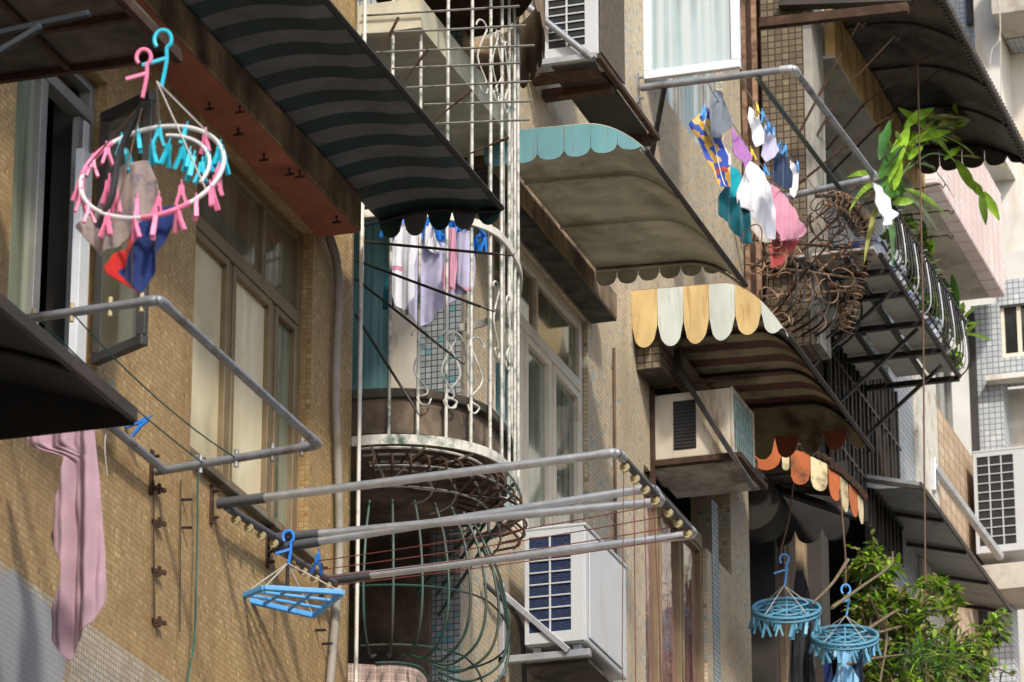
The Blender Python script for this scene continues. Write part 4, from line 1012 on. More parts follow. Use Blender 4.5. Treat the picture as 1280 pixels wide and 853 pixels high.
m = MB(); m.tube(spline([j1, at(150, 190, D=Dh), at(140, 245, D=Dh - .1), at(122, 285, D=Dh - .1)]), .011, 6); m.build('dark_strap', M['cord_black'], rh, smooth=True)
ang = [.02 + .26 * i for i in range(24)]
pk = [circ(a) for a in (2.1, 2.4, 2.85, 3.15, 3.5, 3.9, 4.3, 4.6, 4.9, 5.2, 5.5, .55)] + [circ(a, .6) for a in (3.0, 3.6, 4.2, 4.7, 5.3)] + [circ(a, .95) for a in (5.9, 5.75)]
aq = [circ(a) for a in (.0, .15, .9, 1.3, 1.6, 1.85)] + [circ(a, .6) for a in (.1, .35, .6, 1.0, 1.4, 2.0)] + [circ(.05, .8), circ(6.1, .7), circ(6.2, 1.0)]
pegs_on(rh, PEG['pink_plastic'], pk, sc=.98); pegs_on(rh, PEG['aqua_plastic'], aq, sc=.98)
pY = cr.y
cloth('taupe_cloth', 'taupe patterned garment pegged in the pink and aqua ring hanger', 'clothing', [M['c_taupe']], [(150, 205), (185, 200), (200, 240), (196, 270), (150, 300), (130, 325), (95, 285), (118, 262), (135, 235)], Y=pY + .02, folds=3, amp=.02, seed=1)
cloth('navy_shorts', 'navy blue shorts with red lining pegged under the ring hanger', 'clothing', [M['c_navy'], M['c_red']], [(185, 265), (222, 255), (215, 285), (196, 330), (176, 368), (155, 355), (128, 340), (150, 310)], Y=pY - .04, folds=3, amp=.02, seed=2, mf=lambda i, j: 1 if j < 5 and i > 11 else 0)
# hanger rope up to the canopy
# blue square tray hanger on the lower rack
tr = thing('tray_hanger', 'sky blue square plastic tray hanger below the long racks', 'clothes hanger', at(360, 750, Y=B0.y))
hx = at(360, 684, Y=A2.y - .03)
Pz = at(360, 753, Y=A2.y - .1).z
c4_ = [at(297, 748, Z=Pz), at(330, 735, Z=Pz), at(428, 741, Z=Pz), at(392, 770, Z=Pz)]
m = MB()
for i in range(4): m.bar(c4_[i], c4_[(i + 1) % 4], .022, .022)
for t in (.33, .66): m.bar(c4_[0].lerp(c4_[3], t), c4_[1].lerp(c4_[2], t), .014, .012); m.bar(c4_[0].lerp(c4_[1], t), c4_[3].lerp(c4_[2], t), .013, .0125)
m.build('tray', M['sky_plastic'], tr, bevel=.004)
jn = hx - Vector((0, 0, .07))
hook_part(tr, hx + Vector((0, 0, .07)), .16, 'blue_plastic')
for p in c4_:
    m = MB(); m.tube([jn, p], .003, 5); m.build('cord', M['cord_white'], tr, smooth=True)
m = MB(); m.tube([jn, jn - Vector((0, 0, .12))], .008, 6); m.build('dark_strap', M['cord_black'], tr, smooth=True)
# blue pegs on the racks
for i, (px, py, Y_, lab) in enumerate(((398, 693, B0.y + .1, 'blue peg clipped on the lower long rack near its pulleys'), (139, 484, f0.y - .5, 'aqua peg on the green line by the black awning edge'), (184, 524, f0.y - .25, 'bright blue peg on the green line above the rack arm'))):
    o = bpy.data.objects.new('clothes_peg', PEG['blue_plastic' if i != 1 else 'aqua_plastic']); COL.objects.link(o)
    o.location = at(px, py, Y=Y_); o.rotation_euler = (.2, 1.0 if i == 2 else .1, .3); o.scale = (1.2,) * 3; tag(o, lab, 'clothes peg', 'single pegs on the racks')
# pink towel
cloth('towel', 'long dusty pink towel hanging below the black awning', 'towel', [M['c_pink_towel']], [(28, 526), (117, 522), (122, 600), (129, 735), (128, 752), (114, 778), (92, 806), (84, 826), (67, 804), (65, 765), (76, 730), (80, 708), (58, 668), (68, 630), (76, 606), (84, 573), (36, 558), (29, 540)], Y=at(100, 532, X=.35).y, folds=3.2, amp=.024, nr=60, ncol=30, seed=5, thick=.007, topflat=.8, skew=.06)
# washing on the upper right rack
cloth('patterned_cloth', 'blue and ochre floral cloth with white piping on the near line', 'clothing', [M['c_pattern'], M['c_white']], [(884, 134), (895, 150), (912, 195), (914, 235), (898, 232), (884, 205), (874, 178), (860, 155)], X=XL1 - .06, turn=.62, folds=1.2, amp=0.0120, seed=6, mf=lambda i, j: 1 if j in (17, 9) else 0)
cloth('bucket_hat', 'blue grey bucket hat pegged under the rack arm', 'hat', [M['c_grey']], [(892, 112), (903, 116), (911, 140), (914, 160), (908, 163), (902, 175), (892, 172), (886, 160), (885, 140)], X=XL1, turn=.62, folds=2, amp=0.0150, seed=7)
cloth('mauve_top', 'small mauve garment between grey hat and white shirt', 'clothing', [M['c_purple']], [(914, 158), (922, 168), (936, 185), (940, 197), (932, 210), (922, 195), (916, 190)], X=XL1, turn=.62, folds=2, amp=0.0090, seed=8)
cloth('teal_shirt', 'teal shirt with darker hem behind the white shirt', 'clothing', [M['c_teal'], M['c_deep_teal']], [(912, 205), (926, 215), (935, 245), (938, 280), (940, 305), (926, 305), (914, 285), (900, 268), (896, 250), (905, 235)], X=XL1 - .1, turn=.62, folds=3, amp=0.0120, seed=9, mf=lambda i, j: 1 if i > 14 or j < 6 else 0)
cloth('white_shirt', 'large white shirt on the near line between teal and pink', 'clothing', [M['c_white']], [(936, 200), (948, 208), (964, 232), (969, 262), (969, 300), (960, 297), (945, 278), (938, 262), (926, 260), (920, 246), (928, 222)], X=XL1, turn=.62, folds=2.5, amp=0.0108, seed=10)
cloth('ivory_cloth', 'ivory cloth showing below the white shirt', 'clothing', [M['c_ivory']], [(930, 262), (950, 268), (966, 290), (962, 305), (948, 300), (936, 285)], X=XL1 - .07, turn=.62, folds=2, amp=0.0120, seed=11)
cloth('pink_skirt', 'pleated rose pink skirt at the end of the near line', 'clothing', [M['c_pink']], [(963, 230), (975, 238), (990, 256), (1008, 288), (1004, 296), (990, 300), (976, 302), (966, 280)], X=XL1 + .02, turn=.62, folds=4, amp=0.0108, seed=12)
cloth('red_shorts', 'faded red shorts hanging below the pink skirt', 'clothing', [M['c_pink'], M['c_crimson']], [(962, 270), (975, 280), (998, 300), (992, 315), (978, 332), (962, 336), (960, 310)], X=XL1 - .04, turn=.62, folds=2, amp=0.0120, seed=13, mf=lambda i, j: 1 if i > 16 else 0)
cloth('white_sock', 'white sock pegged nearest the rack arm on the far line', 'sock', [M['c_white']], [(937, 133), (948, 142), (953, 165), (957, 180), (945, 184), (939, 165), (933, 148)], X=XL2, turn=.62, folds=1.5, amp=0.0090, seed=14)
cloth('white_shorts', 'pale lilac white shorts beside the white sock', 'clothing', [M['c_lilac']], [(955, 155), (966, 170), (975, 188), (966, 198), (956, 204), (951, 195), (953, 178)], X=XL2, turn=.62, folds=2, amp=0.0090, seed=15)
cloth('black_shorts', 'dark blue shorts on the far line between white pieces', 'clothing', [M['c_denim']], [(968, 186), (984, 200), (990, 222), (988, 236), (976, 236), (963, 220)], X=XL2, turn=.62, folds=2, amp=0.0090, seed=16)
cloth('white_sock', 'white sock pegged last on the far line beside dark blue shorts', 'sock', [M['c_white']], [(988, 200), (999, 214), (998, 236), (992, 248), (987, 240), (988, 222)], X=XL2, turn=.62, folds=1.5, amp=0.0072, seed=17)
cloth('white_rag', 'ragged white cloth hanging off the pipe elbow by the cage', 'cloth', [M['c_white']], [(1090, 228), (1100, 232), (1112, 250), (1120, 268), (1114, 284), (1104, 282), (1098, 262)], X=C1.x - .02, folds=3, amp=0.0120, seed=18)
for i, (px, py, xx, col) in enumerate(((880, 138, XL1, 'sky_plastic'), (946, 135, XL2, 'peg_yellow'), (953, 143, XL2, 'sky_plastic'), (960, 156, XL2, 'sky_plastic'), (967, 163, XL2, 'sky_plastic'), (975, 182, XL2, 'sky_plastic'), (982, 186, XL2, 'sky_plastic'),
                                       (997, 207, XL2, 'sky_plastic'), (956, 212, XL1, 'sky_plastic'), (939, 190, XL1, 'peg_yellow'), (912, 196, XL1, 'peg_white'))):
    o = bpy.data.objects.new('clothes_peg', PEG[col]); COL.objects.link(o); o.location = at(px, py - 3, X=xx + .015); o.rotation_euler = (0, .2, 1.2 + i); o.scale = (.95,) * 3
    o['label'] = {'sky_plastic': 'pale blue peg clipping washing to a line of the upper rack', 'peg_yellow': 'yellow peg clipping washing to a line of the upper rack', 'peg_white': 'white peg clipping the teal shirt to its line'}[col]
    o['category'] = 'clothes peg'; o['group'] = {'sky_plastic': 'pale blue pegs on the washing', 'peg_yellow': 'yellow pegs on the washing', 'peg_white': 'white peg on the washing'}[col]

# washing inside the white cage, on a blue rack
yw = 17.55
bh = thing('peg_hanger', 'bright blue peg hanger full of washing inside the white cage', 'clothes hanger', at(540, 285, Y=yw))
zb_ = at(540, 285, Y=yw).z; xl = at(495, 285, Y=yw).x; xr = at(592, 285, Y=yw).x
m = MB()
for dy in (-.16, 0, .16): m.bar((xl, yw + dy, zb_), (xr, yw + dy, zb_), .016, .016)
for i in range(5): x = xl + (xr - xl) * i / 4; m.bar((x, yw - .17, zb_ + .001), (x, yw + .17, zb_ + .001), .013, .014)
m.build('frame', M['blue_plastic'], bh)
hook_part(bh, Vector(((xl + xr) / 2, yw, zb_ + .16)), .14, 'blue_plastic')
pts = [(xl + (xr - xl) * i / 9, yw + dy, zb_ - .01) for dy in (-.16, 0., .16) for i in range(10)]
pegs_on(bh, PEG['blue_plastic'], pts, sc=1.1)
Yc = yw - .12
cloth('white_vest', 'white vest with pink trim at the near end of the caged washing', 'clothing', [M['c_white'], M['c_pink']], [(499, 280), (521, 278), (524, 305), (518, 330), (518, 372), (508, 388), (494, 384), (486, 355), (489, 312)], Y=Yc - .1, folds=2, amp=.011, seed=20, mf=lambda i, j: 1 if 17 < i < 20 and j < 9 else 0)
cloth('teal_cloth', 'dark teal cloth at the edge of the caged washing', 'clothing', [M['c_deep_teal']], [(482, 335), (494, 338), (492, 385), (479, 388)], Y=Yc + .1, folds=1, amp=.01, seed=21)
cloth('lilac_shirt', 'large pale lilac shirt hanging in the middle of the cage', 'clothing', [M['c_lilac']], [(508, 296), (528, 304), (545, 318), (562, 300), (575, 300), (584, 358), (574, 374), (560, 380), (550, 388), (540, 404), (524, 408), (511, 392), (506, 340)], Y=Yc, folds=2.5, amp=.011, seed=22)
cloth('pink_scarf', 'twisted rose pink scarf in front of the lilac shirt', 'scarf', [M['c_pink']], [(560, 284), (568, 284), (570, 330), (568, 362), (556, 366), (552, 345), (559, 322)], Y=Yc - .08, folds=2, amp=.015, seed=23)
cloth('white_cloth', 'crumpled white cloth pegged beside the white vest', 'clothing', [M['c_white']], [(528, 278), (540, 278), (544, 296), (552, 312), (545, 318), (530, 310)], Y=Yc - .03, folds=2, amp=.011, seed=24)
cloth('black_cloth', 'small black garment at the far end of the caged washing', 'clothing', [M['c_black']], [(588, 278), (600, 288), (590, 300), (576, 312), (573, 302)], Y=Yc + .05, folds=1.5, amp=.011, seed=25)
cloth('lilac_towel', 'ruffled lilac towel between pink scarf and cage bars', 'towel', [M['c_lilac']], [(573, 318), (584, 316), (588, 350), (582, 368), (574, 366)], Y=Yc + .06, folds=2, amp=.011, seed=26)
cloth('grey_vest', 'pale grey garment behind the white vest in the cage', 'clothing', [M['c_ivory']], [(503, 300), (526, 300), (528, 350), (520, 388), (506, 396), (494, 380), (498, 340)], Y=Yc + .03, folds=2, amp=.01, seed=41)
cloth('lilac_camisole', 'small lilac garment with pink edge right of the pink scarf', 'clothing', [M['c_lilac'], M['c_pink']], [(566, 290), (590, 288), (594, 330), (592, 360), (582, 364), (568, 352)], Y=Yc - .02, folds=1.5, amp=.01, seed=42, mf=lambda i, j: 1 if i > 33 else 0)
# cords, wires and nails on the ochre wall
m = MB(); m.tube(spline([at(257, 572, X=.08), at(248, 600, X=.05), at(247, 660, X=.04), at(245, 740, X=.04), at(243, 800, X=.04), at(235, 850, X=.04), at(233, 900, X=.04)]), .004, 5)
m.build('hanging_cord', M['cord_green'], smooth=True, label='dark green cord hanging from the left rack down the ochre wall', cat='cord')
rw = thing('rusty_hanger_rod', 'thin rusty rod with clamps on the ochre wall beside the towel', 'rod', at(193, 780, X=.01))
m = MB(); m.tube([at(192, 600, X=.015), at(193, 785, X=.015)], .0035, 5); m.build('rod', M['rust'], rw)
for py in (612, 654, 715, 778):
    m = MB(); p = at(193, py, X=.0); m.bar(p + Vector((0, -.03, 0)), p + Vector((.03, .04, .004)), .012, .016); m.bar(p + Vector((.02, 0, -.02)), p + Vector((.02, 0, .02)), .012, .012); m.build('clamp', M['rust'], rw)
rw = thing('thin_hanger_rod', 'thin dark wire with two nails on the ochre wall', 'rod', at(225, 780, X=.01))
m = MB(); m.tube([at(226, 600, X=.012), at(225, 790, X=.012)], .0025, 5); m.build('rod', M['black_steel'], rw)
for py in (625, 660):
    m = MB(); p = at(227, py, X=.0); m.tube([p, p + Vector((.04, .01, 0))], .006, 5); m.build('nail', M['black_steel'], rw)
m = MB(); m.tube(spline([at(133, 532, X=.05), at(131, 560, X=.05), at(134, 595, X=.05)]), .003, 5); m.build('hanging_cord', M['cord_white'], smooth=True, label='short pale string on the wall between towel and rusty rod', cat='cord')
for (px, py), lab in (((394, 788), 'upper small black nail in the ochre wall beside the conduit'), ((402, 805), 'lower small black nail in the ochre wall beside the conduit')):
    m = MB(); p = at(px, py, X=0); m.tube([p, p + Vector((.045, .01, .0))], .006, 6); m.build('wall_nail', M['black_steel'], label=lab, cat='nail', group='nails in the ochre wall')
# dark pole with prongs at the upper left
pr = thing('drying_pole', 'blue black pole end with a forked arm at the upper left corner', 'pole', at(50, 30, Y=11.8))
m = MB(); m.bar(at(-30, 48, Y=11.8), at(112, 17, Y=11.8), .022, .022); m.build('pole', M['pole_navy'], pr, bevel=.004)
m = MB(); m.bar(at(-30, 82, Y=11.75), at(52, 33, Y=11.79), .022, .022); m.build('fork', M['pole_navy'], pr, bevel=.004)
# ------------------------------------------------------------------ third block: curled cage balcony, dark recess, awnings
B3 = thing('apartment_block', 'third block with brown tiled pillar and ochre stained slab over the black cage', 'building', (0, 27, 0))
y3 = at(1012, 150, X=0).y; y4 = at(1163, 560, X=0).y
zlow = at(1040, 595, X=0).z
zfl = at(985, 400, X=.2).z
mb = MB(); mb.box((-2.2, y3 + .001, 0), (-.0, y3 + .2, zfl)); mb.box((-2.2, y3 + .001, zfl + .001), (.0, y3 + .2, 20)); mb.build('side_wall', M['dark_room'], B3)  # wall coloured near-black to paint in the shade under the awning
yp3 = y3 - 1.08; xl = at(953, 150, Y=yp3).x; xr = at(1006, 150, Y=yp3).x; xr2 = at(1018, 150, Y=yp3 + .02).x
mb = MB(); mb.box((xl, yp3, zfl), (xr, yp3 + .3, 20)); mb.build('pillar', M['brown_tile'], B3)
mb = MB(); mb.box((xr + .001, yp3 + .005, zfl), (xr2, yp3 + .3, 20)); mb.build('pillar_edge', M['grey_render'], B3)
ywn = at(1113, 540, X=0).y
hole = (y3 + .2, ywn, 8, at(1050, 400, X=0).z + .5)
mb = MB(); wall_boxes(mb, -.2, 0.0, y3 + .2, y4, 0, 20, [hole, (y3 + .25, y3 + 1.7, hole[3] + .3, at(1030, 190, X=0).z)])
mb.build('wall', M['white_tile'], B3)
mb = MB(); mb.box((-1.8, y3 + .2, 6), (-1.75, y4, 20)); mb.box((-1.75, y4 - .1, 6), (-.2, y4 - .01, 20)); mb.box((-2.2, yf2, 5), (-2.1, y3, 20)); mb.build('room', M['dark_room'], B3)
mb = MB(); yp = at(1143, 560, X=0).y; mb.box((0.002, yp, 0), (.03, y4 + .12, at(1150, 440, X=0).z)); mb.build('pier', M['white_plain'], B3)
# slab over the balcony, ochre beam on its edge
zs = at(1060, 100, X=.36).z
ye = at(1132, 205, X=.36).y + .6
mb = MB(); mb.box((.0, yp3 + .31, zs), (.36, ye, zs + .02)); mb.build('balcony_soffit', M['soffit_white'], B3)
mb = MB(); mb.box((.30, yp3 + .31, zs + .021), (.365, ye, zs + .36)); mb.build('edge_beam', M['ochre_stain'], B3)
mb = MB(); mb.box((.001, yp3 + .31, zs + .021), (.30, ye, zs + .3)); mb.build('slab', M['concrete'], B3)
# lower balcony slab under the black cage / behind it
# dark brown patched awning on top
XA = .365; Yf = at(1146, 185, X=XA).y; Xo = at(1288, 205, Y=Yf).x; zt = at(1054, 30, X=XA).z
Ys = y3 - 1.2
drop = zt - at(1283, 196, X=Xo).z
awning('awning', 'large patched brown awning with serrated edge at the upper right', XA, Xo, Ys, Yf, zt, max(.05, drop), [M['brown_sheet']], None, M['black_steel'],
       far=dict(zb=at(1170, 208, Y=Yf).z, n=5, mats=[M['brown_sheet']], idx=[0], rb=.05, band=None), ribs=(0., .25, .5, .75, 1.), knee=.35, edge_mat=M['gutter_edge'], rn=.011)
sr = thing('tile_edging', 'row of dark corrugated sheets along the brown awning rim', 'roofing', (Xo, Yf, zt - drop))
m = MB(); y = Ys
while y < Yf:
    zq = zt - drop - .03
    m.prism([(Xo - .04, y, zq + .03), (Xo + .03, y + .015, zq + .03), (Xo - .04, y + .055, zq + .03)], (0, 0, .03)); y += .06
m.build('serrated_sheet', M['gutter_edge'], sr)
# dark beams crossing at the top
m = MB(); m.bar(at(950, 30, X=.1), at(1135, 10, Y=at(950, 30, X=.1).y), .05, .06); m.build('iron_beam', M['rust'], label='dark iron beam crossing near the top above the tiled pillar', cat='beam')
m = MB(); q = at(975, 4, X=.1); m.bar(q, at(1140, -2, Y=q.y), .09, .07); m.build('iron_beam', M['gutter_edge'], label='thick dark beam cut by the top edge above the brown awning', cat='beam')
# collapsible brown gate beside the casement
gt = thing('folding_gate', 'brown folding lattice gate beside the open white casement', 'gate', at(940, 200, X=-.1))
for i, px in enumerate((927, 933, 940, 947, 954)):
    y = at(px, 120, X=-.06).y; m = MB(); m.box((-.09, y - .012, 10.5), (-.06, y + .012, 14.5)); m.build('bar', M['rust_light' if i % 2 else 'rust'], gt)
m = MB(); y0, y1 = at(927, 120, X=-.08).y, at(954, 120, X=-.08).y
for k in range(16):
    z = 10.6 + k * .24; m.bar((-.10, y0, z), (-.10, y1, z + .42), .008, .02); m.bar((-.115, y0, z + .42), (-.115, y1, z), .008, .02)
m.build('lattice', M['rust'], gt)

# rusty rods with hooked tips, radiating over the cage
rd = thing('drying_rods', 'row of rusty rods with hooked tips slanting up over the curled cage', 'drying rack', at(1040, 220, X=.6))
for (xa, ya_), (xm, ym_), (xb, yb_) in (((998, 168), (1038, 92), (1074, 29)), ((1004, 200), (1050, 118), (1118, 46)), ((1010, 216), (1080, 130), (1166, 66)), ((1030, 225), (1110, 145), (1200, 64)),
                                        ((980, 245), (1060, 180), (1110, 147)), ((985, 330), (1090, 232), (1130, 182)), ((960, 395), (1040, 300), (1100, 232)), ((1060, 262), (1130, 240), (1175, 230)), ((1075, 275), (1140, 268), (1186, 263)), ((1100, 295), (1140, 300), (1185, 294))):
    Yr = at((xa + xb) / 2, (ya_ + yb_) / 2, X=.5).y
    a_ = at(xa, ya_, Y=Yr); m_ = at(xm, ym_, Y=Yr); b_ = at(xb, yb_, Y=Yr); r_ = MB()
    r_.tube([a_, m_], .008, 6); r_.tube([m_, b_], .005, 6); r_.tube(spline([b_, b_ + RT * .02 - UP * .025, b_ + RT * .035 + UP * .0]), .004, 5); r_.tube([m_ - UP * .03, m_], .005, 5)
    r_.build('rod', M['rust'], rd, smooth=True)

# curled rusty cage
cc = thing('curled_cage', 'tangle of rusty curled iron hoops bulging from the balcony', 'cage', at(1040, 330, X=.4))
def coil(path, rad, turns, r=.006, m=None, n=14):
    P_ = spline(path, 12); k = len(P_); out = []
    total = int(turns * n)
    for i in range(total + 1):
        t = i / total * (k - 1); q = min(int(t), k - 2); c = P_[q].lerp(P_[q + 1], t - q); d = (P_[q + 1] - P_[q]).normalized()
        u = d.cross(Vector((.3, .8, .5))).normalized(); w = d.cross(u); a_ = 2 * math.pi * i / n
        out.append(c + (u * math.cos(a_) + w * math.sin(a_)) * rad)
    m.tube(out, r, 5)
rnd = random.Random(3)
Q = lambda x, y, X: at(x, y, X=X)
m = MB(); coil([Q(1030, 246, .55), Q(1060, 255, .6), Q(1080, 280, .62), Q(1082, 310, .6), Q(1074, 345, .55), Q(1064, 385, .5), Q(1056, 415, .45)], .05, 26, .0042, m); m.build('coil', M['rust_light'], cc, smooth=True)
m = MB(); coil([Q(1020, 252, .45), Q(1040, 270, .5), Q(1050, 300, .5), Q(1060, 340, .5)], .055, 10, .0045, m); m.build('coil', M['rust'], cc, smooth=True)
m = MB(); m.tube(spline([Q(1020, 245, .55), Q(1052, 248, .6), Q(1078, 275, .62), Q(1084, 310, .6), Q(1078, 350, .55), Q(1060, 395, .5)]), .012, 7); m.build('hoop', M['rust'], cc, smooth=True)
for k in range(80):
    m = MB(); px = rnd.uniform(935, 1072); py = 262 + rnd.uniform(0, 140) + (px < 985) * 30; X_ = rnd.uniform(.1, .55); c = Q(px, py, X_)
    r0 = rnd.uniform(.05, .11); n1 = Vector((rnd.uniform(-1, 1), rnd.uniform(-1, -.3), rnd.uniform(-.6, .6))).normalized(); u = n1.orthogonal().normalized(); w = n1.cross(u)
    a0 = rnd.uniform(0, 6); span = rnd.uniform(3.0, 6.2)
    m.tube([c + (u * math.cos(a0 + span * i / 16) + w * math.sin(a0 + span * i / 16)) * r0 * (1 - .25 * i / 16) for i in range(17)], [.0055 - .0025 * i / 16 for i in range(17)], 5)
    m.build('scroll', M['rust_light' if k % 3 else 'rust'], cc, smooth=True)
for k, (p, q) in enumerate((((940, 335), (1075, 230)), ((955, 400), (1068, 300)), ((985, 420), (1085, 352)), ((930, 330), (1070, 348)), ((940, 300), (1060, 310)), ((932, 372), (1080, 362)), ((960, 405), (1010, 335)), ((1000, 425), (1060, 390)))):
    m = MB(); m.tube([Q(*p, .15), Q(*q, .5)], .008, 6); m.build('tie_rod', M['rust_light' if k % 2 else 'rust'], cc, smooth=True)
for k in range(9):
    m = MB(); y0_ = 300 + k * 3; x0_ = 952 + k * 10
    m.tube(spline([Q(x0_, 335 + k * 3, .05), Q(x0_ + 30, 318 + k * 4, .3), Q(x0_ + 45, 345 + k * 5, .42), Q(x0_ + 36, 385 + k * 4, .4), Q(x0_ + 10, 400 + k * 5, .2)]), .008, 6)
    m.build('cage_bar', M['black_steel'], cc, smooth=True)

# black plant cage
XC0, XC1 = .12, .70
c1 = at(1199, 473, X=XC1); zT = c1.z; yE = c1.y; yS = at(1112, 340, X=XC1).y
pcg = thing('plant_cage', 'black iron plant cage with rows of loops full of pots', 'cage', ((XC0 + XC1) / 2, (yS + yE) / 2, zT))
m = MB()
for t in (0, .2, .47, .73, 1.): y = yS + (yE - yS) * t; m.bar((.0, y, zT), (XC1, y, zT), .035, .035)
for x in (XC0 - .1, XC0 + .12, XC0 + .36, XC1): m.bar((x, yS - .25, zT + .012), (x, yE, zT + .012), .028, .028)
m.build('tray_frame', M['black_steel'], pcg)
m = MB()
for k in range(3): x = XC0 - .06 + k * .22; m.box((x, yS - .3, zT + .04), (x + .17, yE - .04, zT + .055))
m.build('shelf_board', M['board_white'], pcg)
zR = at(1213, 447, X=XC1 + .04).z + .18
m = MB(); m.bar((XC1 + .03, yS - .2, zR), (XC1 + .03, yE, zR), .03, .03); m.bar((XC1 + .0, yS - .2, zT + .12), (XC1 + .0, yE, zT + .12), .014, .014); m.bar((.0, yE, zR), (XC1 + .03, yE, zR), .025, .025); m.build('rail', M['black_steel'], pcg)
m = MB(); coil([Vector((XC1 + .03, yS - .2, zR)), Vector((XC1 + .03, (yS + yE) / 2, zR + .005)), Vector((XC1 + .03, yE, zR))], .03, 42, .006, m); m.build('twisted_rail', M['black_steel'], pcg, smooth=True)
nb = 26
for k in range(nb):
    y = yS - .2 + (yE - yS + .2) * k / (nb - 1); m = MB()
    m.tube(spline([(XC1, y, zT + .0), (XC1 + .07, y, zT + .1), (XC1 + .05, y, zR - .02), (XC1 + .02, y, zR + .06), (XC1 + .06, y, zR + .07)], 5), .0055, 5); m.build('bar', M['black_steel'] if k % 4 else M['bracket'], pcg, smooth=True)
for k in range(9):
    y = yS + (yE - yS) * k / 8; m = MB()
    m.tube([Vector((XC0 - .1 , y, zT - .09)) + Vector((0, .07 * math.cos(a_), .07 * math.sin(a_))) for a_ in [i * .52 for i in range(12)]], .005, 5, closed=True); m.build('loop', M['black_steel'], pcg, smooth=True)
m = MB()
for t in (.15, .5, .85): y = yS + (yE - yS) * t; m = MB(); m.bar((.0, y, zT - .55), (XC1 - .05, y, zT - .01), .022, .022); m.build('strut', M['black_steel'], pcg)
rndp = random.Random(8)
def pot(loc, r, h, mat, label):
    m = MB(); m.tube([(loc[0], loc[1], loc[2]), (loc[0], loc[1], loc[2] + h * .9), (loc[0], loc[1], loc[2] + h * .9), (loc[0], loc[1], loc[2] + h)], [r * .68, r, r * 1.1, r * 1.1], 16)
    return m.build('plant_pot', mat, smooth=True, label=label, cat='pot')
for k, (t, x, mt, lab) in enumerate(((.1, .5, 'porcelain', 'blue and white porcelain pot nearest in the black plant cage'), (.33, .52, 'porcelain', 'blue and white porcelain pot in the middle of the plant cage'), (.58, .5, 'porcelain', 'blue and white pot behind the middle of the plant cage'), (.82, .54, 'porcelain', 'blue and white pot at the far end of the plant cage'), (.2, .25, 'terracotta', 'terracotta pot by the wall in the plant cage'))):
    pot((x, yS + (yE - yS) * t, zT + .056), .13, .22, M[mt], lab)

# black vertical bars over the opening below the cage
bb = thing('window_bars', 'black vertical window bars below the curled cage', 'window bars', (.06, (y3 + ywn) / 2, zlow))
zB0, zB1 = at(1113, 592, X=.06).z - .6, at(1020, 400, X=.06).z + .3
k = 0; y = y3 + .1
while y < ywn - .02:
    m = MB(); m.box((.05, y - .012, zB0), (.075, y + .012, zB1)); m.build('bar', M['black_steel'] if k % 2 else M['gutter_edge'], bb); y += .115; k += 1
m = MB(); m.bar((.06, y3 + .1, zB1 - .4), (.06, ywn, zB1 - .4), .03, .02); m.bar((.06, y3 + .1, zB0 + .3), (.06, ywn, zB0 + .3), .03, .02); m.build('cross_bar', M['black_steel'], bb)

# dark recess under the yellow awning
mb = MB(); yd = at(940, 700, X=0).y
mb.box((-.5, yd + .55, 4), (.0, yd + .6, at(960, 640, X=0).z + .4)); mb.build('recess_panel', M['dark_room'], B3)  # near-black sheet painting in the darkness of the recess
mb = MB(); p = at(985, 700, X=.0); mb.box((-.06, p.y - .02, 5), (-.02, p.y + .12, p.z + .3)); mb.box((-.05, p.y + .4, 5), (.0, p.y + .5, p.z + .4)); mb.build('pier', M['concrete_brown'], B3)
